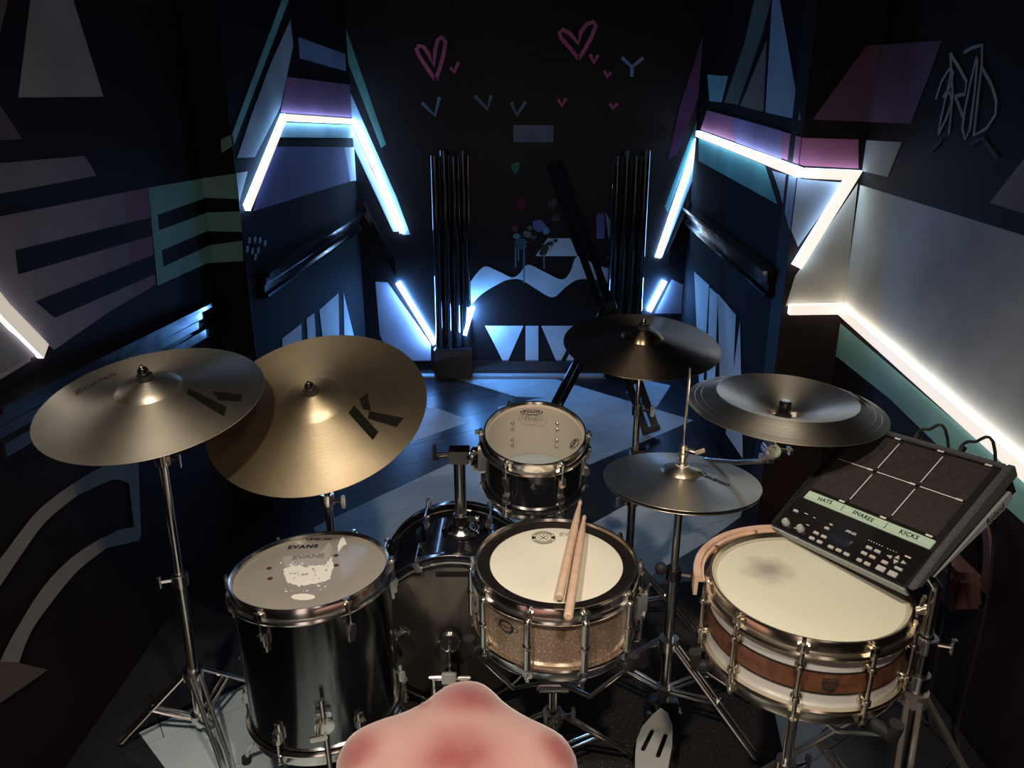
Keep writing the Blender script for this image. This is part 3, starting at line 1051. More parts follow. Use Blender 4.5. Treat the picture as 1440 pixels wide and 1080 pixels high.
def oval_logo(parent, x, y, z, s, ang, txt='EVANS'):
    M = Matrix.Translation((x, y, z)) @ rotz(ang)
    o = MB()
    n = 36
    vs_ = []
    for i in range(n):
        a = 2 * PI * i / n
        vs_ += [(1.0 * s * math.cos(a), 0.42 * s * math.sin(a), 0), (0.90 * s * math.cos(a), 0.34 * s * math.sin(a), 0)]
    o.add(vs_, [(2 * i, 2 * ((i + 1) % n), 2 * ((i + 1) % n) + 1, 2 * i + 1) for i in range(n)])
    e = o.build('head_logo', INK, parent, M=M, smooth=False)
    lettering('lettering', txt, s * .46, INK, e, Matrix.Translation((0, 0.04 * s, 0.0002)), bold=0.0006, space=1.1)
    return e


e = oval_logo(RT, -0.006, 0.092, 0.0012, 0.030, 0)
for i in range(7):
    MB().box((-0.012 + i * 0.004, -0.0115, 0.0001), (0.003, 0.0022, 0.0001)).build('small_print', INK, e, smooth=False)
oval_logo(RT, 0.098, -0.038, 0.0012, 0.022, R_(66))

# ---- bass drum
BX, BY0, BY1, BR = -0.155, 1.745, 2.045, 0.222
BZ = BR + 0.026
BD = thing('bass_drum', 'black sparkle bass drum lying on its side behind the throne and snare', 'drum', (BX, BY0, BZ), (R_(-90), 0, 0))
# local z runs away from the drummer (+Y world); local y = down
D_ = BY1 - BY0
sh = MB()
sh.lathe([(BR - .002, 0.012), (BR - .002, D_ - 0.012)], 80, 0)
sh.lathe([(BR - .010, D_ - 0.012), (BR - .010, 0.012)], 80, 1)
link('shell', sh.mesh('shell', [BLACKSP, WHITE_IN]), BD)
SMOKE = mat('smoked_head', (0.030, 0.024, 0.020), 0.20, 0, 0.5, noise=(2.6, (0.11, 0.10, 0.085), 0.50, 0.62))
link('batter_head', MB().lathe([(0, 0.002), (BR * .6, 0.002), (BR - .004, 0.002), (BR, 0.012)], 72).mesh('batter_head', SMOKE), BD)
link('resonant_head', MB().lathe([(0, D_), (BR, D_), (BR + .001, D_ - .012)], 72).mesh('resonant_head', mat('front_head', (0.03, 0.03, 0.03), 0.3)), BD)
for z0 in (-0.012, D_ - 0.026):
    ho = MB().lathe([(BR + .002, z0), (BR + .014, z0), (BR + .016, z0 + .004), (BR + .016, z0 + .034), (BR + .014, z0 + .038), (BR + .002, z0 + .038), (BR + .002, z0)], 80).build('hoop', BLACKG, BD)
    MB().lathe([(BR + .0155, z0 + .012), (BR + .0175, z0 + .013), (BR + .0175, z0 + .025), (BR + .0155, z0 + .026)], 80).build('hoop_inlay', CHROME, ho)
    MB().lathe([(BR - .001, z0 - .001), (BR + .003, z0 - .003), (BR + .006, z0 - .001)], 80).build('hoop_edge', CHROME, ho)
cl = MB()
cl.box((BR + .018, 0, -0.004), (0.006, 0.020, 0.040))
cl.box((BR + .008, 0, -0.018), (0.024, 0.018, 0.006))
cl.tube([(BR + .026, 0, -0.026), (BR + .026, 0, 0.075)], 0.0032, 8)
cl.tube([(BR + .026, 0, -0.030), (BR + .026, 0, -0.020)], 0.0065, 10)
clm = cl.mesh('claw', CHROME, bevel=0.0012)
bl = MB()
bl.box((BR + .010, 0, 0), (0.024, 0.018, 0.030)).box((BR + .004, 0, 0.022), (0.010, 0.016, 0.022))
blm = bl.mesh('lug', CHROME, bevel=0.0025)
for i in range(8):
    a = R_(-90 + 22 + 45 * i)
    link('claw', clm, BD, rotz(a))
    link('lug', blm, BD, rotz(a) @ Matrix.Translation((0, 0, 0.078)))
    FM = Matrix.Translation((0, 0, D_)) @ Matrix.Rotation(PI, 4, 'X')
    link('claw', clm, BD, FM @ rotz(-a))
    link('lug', blm, BD, FM @ rotz(-a) @ Matrix.Translation((0, 0, 0.078)))
MB().box((0, 0, 0), (0.092, 0.016, 0.0006)).build('head_label', INK, BD, M=Matrix.Translation((0.0, -BR * .82, 0.0012)))
for s_ in (-1, 1):
    MB().tube([(s_ * (BR - .02), 0.10, D_ * .72), (s_ * (BR + .045), BZ * .62, D_ * .82), (s_ * (BR + .085), BZ - .015, D_ * .95)], 0.0065, 10).build('spur', CHROME, BD)
# tom mount: round base plate, post holder
tm = MB()
tm.lathe([(0, 0), (0.054, 0), (0.056, 0.004), (0.050, 0.009), (0.036, 0.010), (0.030, 0.018), (0.026, 0.020), (0.026, 0.050), (0.020, 0.054), (0, 0.054)], 40)
tm.tube([(0.024, 0, 0.036), (0.052, -0.018, 0.036)], 0.006, 10).box((0.058, -0.020, 0.036), (0.010, 0.014, 0.036))
tm.tube([(0.020, -0.02, 0.02), (0.034, -0.035, 0.012)], 0.007, 8)
TMM = Matrix.Translation((0.012, -BR + 0.003, 0.165)) @ Matrix.Rotation(R_(90), 4, 'X')
tmo = tm.build('tom_mount', CHROME_D, BD, M=TMM)
rg = MB()
for r0 in (0.048, 0.040):
    rg.lathe([(r0 - .0016, 0.0095), (r0, 0.0115), (r0 + .0016, 0.0095)], 40)
rg.build('plate_ring', CHROME, tmo)
MB().box((0, 0.036, 0.016), (0.030, 0.020, 0.030)).tube([(0, 0.036, 0.016), (0, 0.07, 0.012)], 0.004, 8).ball((0, 0.072, 0.012), 0.012).build('memory_clamp', CHROME, tmo, bevel=0.002)

# ---- tom holder (post, clamp, arm)
PB = Vector((BX + 0.012, BY0 + 0.165, 0.49))
TH = thing('tom_holder', 'chrome tom post and clamp rising from the bass drum to the rack tom', 'drum mount', PB)
ztop = 0.205
MB().tube([(0, 0, -0.02), (0, 0, ztop)], 0.0165, 20).build('post', CHROME, TH)
MB().lathe([(0.017, .0), (0.025, .0), (0.025, .022), (0.017, .022)], 20, M=Matrix.Translation((0, 0, 0.008))).box((0.03, -0.008, 0.02), (0.022, 0.014, 0.02)).ball((0.046, -0.012, 0.02), 0.009).build('memory_lock', CHROME, TH)
hd = MB()
hd.box((0, 0, ztop + .004), (0.056, 0.050, 0.036))
hd.tube([(-0.028, 0, ztop + .004), (-0.062, -0.004, ztop + .004)], 0.008, 10)
hd.build('clamp_head', CHROME_D, TH, bevel=0.006)
MB().box((-0.066, -0.004, ztop + .016), (0.010, 0.012, 0.044)).box((-0.062, -0.004, ztop + 0.0), (0.018, 0.03, 0.010)).build('wing_bolt', BLACKM, TH, bevel=0.003)
# arm up to the tom's side
TL = pt + Matrix.Rotation(R_(16), 3, 'X') @ Vector((-RT_R - 0.012, 0.0, -0.075)) - PB
ar = MB().tube([(0.02, 0, ztop + .006), (0.05, 0, ztop + .012), (TL.x - .03, TL.y * .6, ztop + .02), (TL.x + .006, TL.y, TL.z)], 0.0075, 12).build('arm', CHROME, TH)
MB().box((0.046, -.006, ztop + .0), (0.030, 0.034, 0.050)).tube([(0.046, -.02, ztop - .01), (0.046, -.045, ztop - .018)], 0.011, 12).build('arm_clamp', CHROME_D, TH, bevel=0.005)
MB().tube([(0.06, 0, ztop + .03), (0.06, 0, ztop + .068)], 0.006, 10).box((0.06, 0, ztop + .07), (0.034, 0.010, 0.012)).build('wing_nut', CHROME, TH, bevel=0.002)
MB().box((TL.x + .006, TL.y, TL.z), (0.020, 0.045, 0.062)).tube([(TL.x - .004, TL.y - .02, TL.z + .02), (TL.x - .02, TL.y - .045, TL.z + .02)], 0.006, 8).build('tom_bracket', CHROME, TH, bevel=0.004)

# ---- bass drum pedal
PD = thing('bass_pedal', 'bass drum pedal with round beater resting on the dark bass drum head', 'pedal', (BX - 0.01, BY0 - 0.10, 0.008))
MB().box((0, -0.10, 0.006), (0.085, 0.30, 0.008)).build('base_plate', STEEL, PD, bevel=0.002)
fb = MB()
R3 = Matrix.Rotation(R_(15), 3, 'X')
fb.box((0, -0.10, 0.055), (0.078, 0.27, 0.008), R3)
for i in range(6):
    fb.box(R3 @ Vector((0, -0.10 + i * .036, 0)) + Vector((0, -0.10, 0.061)), (0.066, 0.008, 0.004), R3)
fb.build('footboard', STEEL, PD, bevel=0.002)
for s_ in (-1, 1):
    MB().tube([(s_ * .045, 0.03, 0.008), (s_ * .045, 0.03, 0.15)], 0.008, 10).build('upright', CHROME, PD)
MB().tube([(-0.055, 0.03, 0.150), (0.055, 0.03, 0.150)], 0.007, 12).box((0, 0.03, 0.150), (0.030, 0.034, 0.040)).build('axle', CHROME, PD, bevel=0.002)
MB().box((0, 0.0, 0.112), (0.034, 0.006, 0.058), Matrix.Rotation(R_(-14), 3, 'X')).box((0, 0.01, 0.165), (0.038, 0.014, 0.030), Matrix.Rotation(R_(-14), 3, 'X')).build('drive_strap', STEEL, PD, bevel=0.002)
MB().tube([(0, 0.03, 0.150), (0.0, 0.042, 0.245)], 0.0036, 8).build('beater_rod', CHROME, PD)
be = MB().lathe([(0, -0.020), (0.026, -0.020), (0.029, -0.015), (0.030, 0.012), (0.026, 0.020), (0, 0.020)], 32).build('beater', BLACKM, PD, M=Matrix.Translation((0, 0.068, 0.245)) @ Matrix.Rotation(R_(90), 4, 'X'))
MB().lathe([(0.0235, 0.0195), (0.026, 0.0225), (0.0295, 0.0195), (0.0305, 0.012), (0.0235, 0.0195)], 36).build('beater_rim', CHROME, be)

# ---- floor tom
FT_R, FT_D = 0.175, 0.365
pf = at(437, 803, 1.74)
FT = thing('floor_tom', 'black floor tom on three bent chrome legs with a white-patched grey head', 'drum', (pf.x, pf.y, pf.z), (R_(-3), R_(-2.5), 0))
BLACKFT = mat('black_metal_flake_wrap', (0.24, 0.25, 0.255), 0.14, 1.0, noise=(300, (0.32, 0.33, 0.335), 0.5, 0.75))
drum(FT, FT_R, FT_D, BLACKFT, BEIGE_IN, mat('hazy_head', (0.40, 0.365, 0.325), 0.20, 0, 0.5, noise=(3.5, (0.33, 0.30, 0.265), 0.4, 0.75), trans=0.22),
     mat('bottom_film', (0, 0, 0)), 6, R_(-90 - 21), CHROME, dict(me=lug_b, z=(-0.062,), zd=(-FT_D + 0.062,), rod=-0.058), CHROME)
# flat white patch, streak, oval and specks, placed on the head plane
FTM = Euler(FT.rotation_euler).to_matrix()


def ftl(x_, y_):
    n_ = FTM @ Vector((0, 0, 1))
    q_ = FTM.transposed() @ (onplane(x_, y_, Vector(FT.location), n_) - Vector(FT.location))
    return (q_.x, q_.y)


def ftc(cx, cy):
    return ftl(310 + cx / 5.76, 740 + cy / 5.76)


WHITE_FILM = mat('white_film', (0.86, 0.82, 0.74), 0.45)
rng = random.Random(3)


def ragged(pts_, amp, k=8):
    o_ = []
    for i_ in range(len(pts_)):
        a_, b_ = Vector(pts_[i_]), Vector(pts_[(i_ + 1) % len(pts_)])
        for j_ in range(k):
            q_ = a_.lerp(b_, j_ / k)
            o_.append((q_.x + rng.uniform(-amp, amp), q_.y + rng.uniform(-amp, amp)))
    return o_


def flat(mb_, pts_, z_):
    mb_.add([(x_, y_, z_) for x_, y_ in pts_], [tuple(t_) for t_ in tess(pts_)])


def dotp(mb_, c_, rx, ry, z_=0.0010, n=12):
    mb_.add([(c_[0] + rx * math.cos(2 * PI * i / n) * rng.uniform(.85, 1.15), c_[1] + ry * math.sin(2 * PI * i / n) * rng.uniform(.85, 1.15), z_) for i in range(n)], [tuple(range(n))])


mb = MB()
flat(mb, [ftc(*q) for q in ((505, 250), (800, 225), (880, 130), (905, 180), (870, 300), (520, 345))], 0.0006)
mb.build('pale_square', mat('pale_film', (0.50, 0.47, 0.43), 0.25, trans=0.25), FT, smooth=False)
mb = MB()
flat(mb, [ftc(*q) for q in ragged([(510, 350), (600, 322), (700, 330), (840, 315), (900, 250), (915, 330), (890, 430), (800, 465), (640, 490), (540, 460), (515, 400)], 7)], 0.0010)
mb.build('white_patch', WHITE_FILM, FT, smooth=False)
mb = MB()
flat(mb, [ftc(*q) for q in ragged([(955, 215), (950, 160), (975, 95), (1000, 92), (1022, 150), (990, 165)], 3, 4)], 0.0010)
mb.build('white_streak', WHITE_FILM, FT, smooth=False)
mb = MB()
for i in range(26):
    dotp(mb, ftc(rng.uniform(480, 940), rng.choice((rng.uniform(480, 545), rng.uniform(300, 330)))), rng.uniform(.0008, .0036), rng.uniform(.001, .0045))
sp = mb.build('white_specks', WHITE_FILM, FT, smooth=False)
sp['kind'] = 'stuff'
mb = MB()
flat(mb, [ftc(670 + 98 * math.cos(2 * PI * i / 22), 576 + 27 * math.sin(2 * PI * i / 22)) for i in range(22)], 0.0010)
mb.build('white_oval', WHITE_FILM, FT, smooth=False)
mb = MB()
for i in range(24):
    dotp(mb, ftc(rng.uniform(560, 860), rng.uniform(345, 450)), rng.uniform(.001, .0034), rng.uniform(.0012, .0034), 0.0014)
sp = mb.build('grey_flecks', mat('fleck_grey', (0.34, 0.33, 0.34), 0.5), FT, smooth=False)
sp['kind'] = 'stuff'
lettering('head_logo', 'EVANS', 0.022, INK, FT, Matrix.Translation((*ftc(668, 170), 0.0014)) @ rotz(R_(2)), bold=0.0010, space=1.15)
lettering('head_logo', 'EVANS', 0.026, mat('grey_ink', (0.20, 0.19, 0.175), 0.5), FT, Matrix.Translation((*ftc(712, 250), 0.0014)) @ rotz(R_(4)), bold=0.0007, space=0.95)
lettering('head_logo', 'LEVEL 360', 0.012, INK, FT, Matrix.Translation((*ftc(800, 108), 0.0014)) @ rotz(R_(-4)), bold=0.0006, space=1.2)
dm = MB().lathe([(0.0, 0.0006), (0.0028, 0.0006), (0.0029, 0.0002), (0.0062, 0.0002)], 16).mesh('rivet', mat('rivet_red', (0.10, 0.025, 0.015), 0.35))
for q in ((395, 345), (402, 428), (937, 240), (940, 320)):
    link('rivet', dm, FT, Matrix.Translation((*ftc(*q), 0.0016)))
for i, a in enumerate((-92 + 16, -92 + 16 + 120, -92 - 104)):
    A = R_(a)
    br = MB()
    br.box((FT_R + .010, 0, -0.255), (0.020, 0.034, 0.048))
    br.lathe([(0.0, 0.0), (0.021, 0.0), (0.021, 0.008), (0.0, 0.010)], 20, M=Matrix.Translation((FT_R + .018, 0, -0.262)) @ Matrix.Rotation(PI / 2, 4, 'Y'))
    br.tube([(FT_R + .024, -.012, -0.262), (FT_R + .052, -.012, -0.262)], 0.006, 8)
    br.box((FT_R + .055, -.012, -0.262), (0.010, 0.036, 0.012))
    bo = br.build('leg_bracket', CHROME, FT, bevel=0.003, M=rotz(A))
    bo.matrix_local = rotz(A)
    zf = -pf.z + 0.010
    MB().tube([(FT_R + .022, 0, -0.195), (FT_R + .022, 0, -0.47), (FT_R + .030, 0, -0.485), (FT_R + .075, 0, zf + .045), (FT_R + .085, 0, zf + .012)], 0.0058, 10).build('leg', CHROME, FT, M=rotz(A))
    MB().lathe([(0, 0), (0.013, 0), (0.011, 0.028), (0, 0.030)], 14, M=Matrix.Translation((FT_R + .086, 0, zf - .008))).build('rubber_foot', RUBBER, FT, M=rotz(A))

# ---- striped snare drum on the right
ps = at(1136, 824, 1.48)
S2R, S2D = 0.183, 0.152
S2 = thing('snare_drum', 'white snare drum with a walnut band and tube lugs, worn dark at the head centre', 'drum', ps, (R_(0), R_(0), 0))
WALNUT = mat('walnut_band', (0.155, 0.060, 0.030), 0.35, coat=0.3, noise=(60, (0.085, 0.032, 0.018), 0.4, 0.7))
PEARL = mat('white_shell', (0.60, 0.58, 0.55), 0.30, coat=0.4, noise=(4, (0.50, 0.48, 0.46), 0.4, 0.75))
HEAD2 = mat('worn_coated_head', (0.66, 0.63, 0.50), 0.5)
nt = HEAD2.node_tree
tc = nt.nodes.new('ShaderNodeTexCoord')
vm = nt.nodes.new('ShaderNodeVectorMath')
vm.operation = 'DISTANCE'
vm.inputs[1].default_value = (-0.060, 0.055, 0)
nz = nt.nodes.new('ShaderNodeTexNoise')
nz.inputs['Scale'].default_value = 22
nz.inputs['Detail'].default_value = 6
ma = nt.nodes.new('ShaderNodeMath')
ma.operation = 'MULTIPLY_ADD'
ma.inputs[1].default_value = 0.055
rmp = nt.nodes.new('ShaderNodeValToRGB')
rmp.color_ramp.elements[0].position = 0.035
rmp.color_ramp.elements[0].color = (0.34, 0.31, 0.26, 1)
rmp.color_ramp.elements[1].position = 0.088
rmp.color_ramp.elements[1].color = (0.66, 0.63, 0.50, 1)
nt.links.new(tc.outputs['Object'], vm.inputs[0])
nt.links.new(tc.outputs['Object'], nz.inputs['Vector'])
nt.links.new(nz.outputs['Fac'], ma.inputs[0])
nt.links.new(vm.outputs['Value'], ma.inputs[2])
nt.links.new(ma.outputs[0], rmp.inputs['Fac'])
nt.links.new(rmp.outputs['Color'], nt.nodes['Principled BSDF'].inputs['Base Color'])
tl = MB()
tl.tube([(0.012, 0, -0.012), (0.012, 0, -S2D + 0.012)], 0.0040, 12)
for z in (-0.042, -S2D + 0.042):
    tl.tube([(0, 0, z), (0.013, 0, z)], 0.0052, 10)
    tl.lathe([(0.006, -0.006), (0.0075, -0.004), (0.0075, 0.004), (0.006, 0.006)], 12, M=Matrix.Translation((0.012, 0, z)))
    tl.lathe([(0.0, 0.003), (0.010, 0.003), (0.010, 0.0)], 14, M=Matrix.Translation((0.0, 0, z)) @ Matrix.Rotation(PI / 2, 4, 'Y'))
drum(S2, S2R, S2D, PEARL, WHITE_IN, HEAD2, RESO, 10, R_(-90 - 4 - 18), NICKEL, dict(me=tl.mesh('lug', NICKEL), z=(0,), rod=-0.026), NICKEL)
MB().lathe([(S2R - .001, -0.054), (S2R + .0003, -0.055), (S2R + .0003, -0.097), (S2R - .001, -0.098)], 72).build('walnut_band', WALNUT, S2)
for z in (-0.0545, -0.0975):
    MB().lathe([(S2R - .001, z + .0016), (S2R + .0006, z + .0014), (S2R + .0006, z - .0014), (S2R - .001, z - .0016)], 72).build('inlay_line', INK, S2)
MB().lathe([(S2R - .012, 0.0012), (S2R - .004, 0.0018), (S2R - .001, 0.001)], 72).build('head_collar', mat('head_collar', (0.46, 0.42, 0.34), 0.4), S2)
bd = MB().prism([(-.013, .013), (.013, .013), (.014, .004), (.010, -.009), (0, -.016), (-.010, -.009), (-.014, .004)], 0.001, 0.0026)
bo = link('badge', curved(bd.mesh('badge', NICKEL, smooth=False), S2R), S2, rotz(R_(-6)) @ Matrix.Translation((0, 0, -0.076)))
r_ = MB().lathe([(.0045, .0030), (.0085, .0030)], 20).prism([(-.012, .010), (.012, .010), (0, .004)], 0.0028, 0.0032)
r_.lathe([(.0, .0032), (.0035, .0032)], 12)
link('badge_mark', curved(r_.mesh('badge_mark', mat('badge_dark', (0.06, 0.03, 0.02), 0.4), smooth=False), S2R), bo)
mb = MB()
mb.box((S2R + .012, 0, -0.078), (0.022, 0.034, 0.075))
mb.prism([(0.0, 0.03), (0.036, 0.028), (0.050, -0.02), (0.020, -0.05), (0.0, -0.035)], -0.009, 0.009, M=Matrix.Translation((S2R + .014, 0, -0.07)) @ Matrix.Rotation(PI / 2, 4, 'X'))
mb.tube([(S2R + .02, 0, -0.04), (S2R + .045, 0, -0.03)], 0.007, 10).tube([(S2R + .03, 0, -0.03), (S2R + .034, 0, -0.006)], 0.005, 8)
mb.build('strainer', NICKEL, S2, bevel=0.002, M=rotz(R_(-6)))
snare_stand('snare_stand', 'chrome stand with ball tilter under the white and walnut snare', (ps.x + .0, ps.y - .02, 0.001), ps.z - S2D - 0.012, S2R + .006, CHROME,
            (-62, 60, 178), (ps.z - S2D) * .80, legs=(-60, 60, 180), spread=0.24)

# bent wooden hoop hugging the far side of the striped snare
hoopw = thing('wooden_hoop', 'pale bent-wood hoop segment hugging the far edge of the white and walnut snare', 'wooden hoop', (ps.x, ps.y, ps.z))
MB().lathe([(S2R + .0125, 0.006), (S2R + .018, 0.006), (S2R + .019, 0.013), (S2R + .031, 0.013), (S2R + .033, 0.011), (S2R + .033, -0.030), (S2R + .026, -0.030), (S2R + .025, 0.000), (S2R + .0125, 0.000), (S2R + .0125, 0.006)],
           40, a0=R_(80), a1=R_(176)).build('band', WOODP, hoopw)
for a in (95, 160):
    MB().box((S2R + .019, 0, -0.008), (0.012, 0.014, 0.016)).build('clip', BLACKM, hoopw, M=rotz(R_(a)), bevel=0.002)


# ================================================================== cymbals
def bronze(name, col, col2, rough, an=0.75):
    m = mat(name, col, rough, 1.0, aniso=an, noise=(9, col2, 0.35, 0.75))
    if m.get('grooved'):
        return m
    m['grooved'] = True
    nt = m.node_tree
    b = nt.nodes['Principled BSDF']
    tc = nt.nodes.new('ShaderNodeTexCoord')
    # lathe grooves: rings of fine relief around the cymbal's centre, plus hammer marks
    ln = nt.nodes.new('ShaderNodeVectorMath')
    ln.operation = 'LENGTH'
    sn = nt.nodes.new('ShaderNodeMath')
    sn.operation = 'MULTIPLY'
    sn.inputs[1].default_value = 420
    wn = nt.nodes.new('ShaderNodeTexNoise')
    wn.noise_dimensions = '1D'
    wn.inputs['Scale'].default_value = 1.0
    hm = nt.nodes.new('ShaderNodeTexNoise')
    hm.inputs['Scale'].default_value = 38
    hm.inputs['Detail'].default_value = 2
    ad = nt.nodes.new('ShaderNodeMath')
    ad.operation = 'ADD'
    bp = nt.nodes.new('ShaderNodeBump')
    bp.inputs['Strength'].default_value = 0.16
    bp.inputs['Distance'].default_value = 0.0015
    nt.links.new(tc.outputs['Object'], ln.inputs[0])
    nt.links.new(ln.outputs['Value'], sn.inputs[0])
    nt.links.new(sn.outputs[0], wn.inputs['W'])
    nt.links.new(tc.outputs['Object'], hm.inputs['Vector'])
    nt.links.new(wn.outputs['Fac'], ad.inputs[0])
    nt.links.new(hm.outputs['Fac'], ad.inputs[1])
    nt.links.new(ad.outputs[0], bp.inputs['Height'])
    nt.links.new(bp.outputs['Normal'], b.inputs['Normal'])
    return m


def cym_z(R, r, rise, bell_r, bell_h):
    """height of the bow at radius r; edge is z=0"""
    if r >= bell_r:
        t = (R - r) / (R - bell_r)
        return rise * (t ** 1.15)
    q = r / bell_r
    return rise + bell_h * math.sqrt(max(0.0, 1 - q * q)) * (1 - 0.15 * q)


def cymbal(name, label, R, rise, bell_r, bell_h, m, loc, rot, flip=False, hole=0.006):
    rt = thing(name, label, 'cymbal', loc, rot)
    pr = []
    n = 40
    rs = [hole + (R - hole) * (i / n) for i in range(n + 1)]
    s_ = -1 if flip else 1
    for r in rs:
        pr.append((r, s_ * cym_z(R, r, rise, bell_r, bell_h)))
    top = pr
    bot = [(r, z - 0.0013) for r, z in reversed(pr)]
    MB().lathe(top + [(R + .0003, pr[-1][1] - .0006)] + bot, 96).build('bow', m, rt)
    return rt


def decal(rt, polys, m, name, R, rise, br, bh, off=0.0013):
    mb = MB()
    for poly in polys:
        # subdivide edges so the mark follows the bow
        pts = []
        n = len(poly)
        for i in range(n):
            a, b = Vector(poly[i]), Vector(poly[(i + 1) % n])
            for k in range(4):
                pts.append(a.lerp(b, k / 4))
        c = sum(pts, Vector((0, 0))) / len(pts)
        vs_ = [(c.x, c.y, cym_z(R, c.length, rise, br, bh) + off)] + [(q.x, q.y, cym_z(R, q.length, rise, br, bh) + off) for q in pts]
        mb.add(vs_, [(0, 1 + i, 1 + (i + 1) % len(pts)) for i in range(len(pts))])
    return mb.build(name, m, rt, smooth=False)


def decal_text(rt, txt, size, m, x, y, ang, R, rise, br, bh, shear=0.3, off=0.0015):
    me = text_mesh(txt, size, 0, shear, 1.0, 0.0004)
    A = Matrix.Translation((x, y, 0)) @ rotz(ang)
    for v in me.vertices:
        q = A @ v.co
        v.co = (q.x, q.y, cym_z(R, math.hypot(q.x, q.y), rise, br, bh) + off)
    me.materials.append(m)
    return link('logo_lettering', me, rt)


def rect(cx, cy, l, w_, ang):
    ca, sa = math.cos(ang), math.sin(ang)
    return [(cx + x * ca - y * sa, cy + x * sa + y * ca) for x, y in ((-l / 2, -w_ / 2), (l / 2, -w_ / 2), (l / 2, w_ / 2), (-l / 2, w_ / 2))]


def polar_of(px, rt, rise=0.0):
    """local (x, y) on a cymbal of the photo pixel px"""
    M = Euler(rt.rotation_euler).to_matrix()
    n = M @ Vector((0, 0, 1))
    P = onplane(px[0], px[1], Vector(rt.location) + n * rise, n)
    q = M.transposed() @ (P - Vector(rt.location))
    return q.x, q.y


BR_A = bronze('aged_bronze', (0.72, 0.65, 0.53), (0.60, 0.54, 0.44), 0.47, 0.62)
BR_B = bronze('golden_bronze', (0.62, 0.50, 0.33), (0.48, 0.39, 0.26), 0.48, 0.62)
BR_C = bronze('dark_bronze', (0.34, 0.26, 0.18), (0.23, 0.175, 0.12), 0.30, 0.85)
BR_D = bronze('polished_bronze', (0.74, 0.68, 0.57), (0.64, 0.59, 0.50), 0.38, 0.7)
BR_H = bronze('hat_bronze', (0.66, 0.58, 0.45), (0.52, 0.45, 0.35), 0.36, 0.7)
INKD = mat('cymbal_ink', (0.006, 0.005, 0.004), 0.8, spec=0.05)

# left crash
c1 = at(214, 562, 1.725)
r1 = (R_(12), R_(-2), 0)
A1 = dict(R=0.244, rise=0.030, br=0.070, bh=0.024)
CR1 = cymbal('crash_cymbal', 'pale bronze crash cymbal beside the left wall, with a wordmark and a K print', A1['R'], A1['rise'], A1['br'], A1['bh'], BR_A, c1, r1)
decal(CR1, [[polar_of(q, CR1, 0.012) for q in P] for P in ([(299, 553), (340, 552), (337, 561), (308, 563)], [(267, 554), (318, 570), (314, 582), (265, 561)])], INKD, 'logo_mark', **A1)
x, y = polar_of((132, 540), CR1, 0.012)
decal_text(CR1, 'Zildjian', 0.034, mat('cymbal_grey_ink', (0.05, 0.045, 0.04), 0.8, spec=0.05), x, y, R_(52), **A1)

# second cymbal: golden, tilted towards the drummer
c2 = at(446, 574, 1.87)
r2 = (R_(26), R_(-4), 0)
A2 = dict(R=0.268, rise=0.034, br=0.075, bh=0.022)
CR2 = cymbal('ride_cymbal', 'large golden ride cymbal tilted to the throne, printed with a bold black K', A2['R'], A2['rise'], A2['br'], A2['bh'], BR_B, c2, r2)
decal(CR2, [[polar_of(q, CR2, 0.014) for q in P] for P in ([(500, 576), (532, 607), (524, 618), (492, 587)], [(520, 581), (567, 585), (557, 598), (518, 591)], [(518, 557), (522, 580), (512, 580), (507, 567)])], INKD, 'logo_mark', **A2)

# dark crash at the back right
c3 = at(902, 484, 2.22)
r3 = (R_(9), R_(1), 0)
A3 = dict(R=0.225, rise=0.026, br=0.060, bh=0.022)
CR3 = cymbal('crash_cymbal', 'dark bronze crash cymbal hanging over the back of the kit before the VIVA panel', A3['R'], A3['rise'], A3['br'], A3['bh'], BR_C, c3, r3)

# hi-hat pair
c4 = at(958, 674, 1.87)
A4 = dict(R=0.189, rise=0.022, br=0.050, bh=0.018)
HT = cymbal('hi_hat_cymbal', 'upper hi-hat cymbal facing up under the clutch', A4['R'], A4['rise'], A4['br'], A4['bh'], BR_H, c4, (R_(-4), R_(1.5), 0))
x, y = polar_of((1003, 678), HT, 0.01)
decal_text(HT, 'Zildjian', 0.026, INKD, x, y, R_(-32), **A4)
HB = cymbal('hi_hat_cymbal', 'lower hi-hat cymbal turned upside down beneath the upper one', A4['R'] * .985, A4['rise'], A4['br'], A4['bh'], BR_H, (c4.x, c4.y, c4.z - 0.010), (R_(-4), R_(1.5), 0), flip=True)

# china: mounted upside down, bowl open to the top, flange rolled down
c5 = at(1106, 559, 1.765)
CH = thing('china_cymbal', 'polished china cymbal mounted bowl side up beside the sampling pad', 'cymbal', c5, (R_(1), R_(1.5), 0))
RC = 0.222
pr = [(0.006, -0.052), (0.030, -0.052), (0.036, -0.040), (0.042, -0.034), (0.085, -0.020), (0.130, -0.006), (0.152, 0.002), (0.157, 0.004), (0.163, 0.002), (0.176, -0.005),
      (0.190, -0.011), (0.191, -0.0105), (0.204, -0.016), (0.205, -0.0155), (RC, -0.021)]
MB().lathe(pr + [(r, z - 0.0013) for r, z in reversed(pr)], 96).build('bow', BR_D, CH)
mb = MB()
mb.add([(0.160, 0.030, .0062), (0.186, 0.040, -.006), (0.192, 0.012, -.009), (0.166, 0.005, .0035), (0.186, -.03, -.006), (0.162, -.024, .006)], [(0, 1, 2, 3), (3, 2, 4, 5)])
mb.build('logo_mark', INKD, CH, smooth=False)


# ================================================================== stands
def memory_lock(name, mt, rt, x, y, z, side=1, r=0.012):
    m = MB()
    m.lathe([(r, -.016), (r + .008, -.016), (r + .008, .016), (r, .016)], 16, M=Matrix.Translation((x, y, z)))
    m.tube([(x + side * (r + .004), y - .004, z), (x + side * (r + .030), y - .012, z)], 0.0045, 8)
    m.box((x + side * (r + .034), y - .013, z), (0.010, 0.010, 0.034))
    return m.build(name, mt, rt, bevel=0.0012)


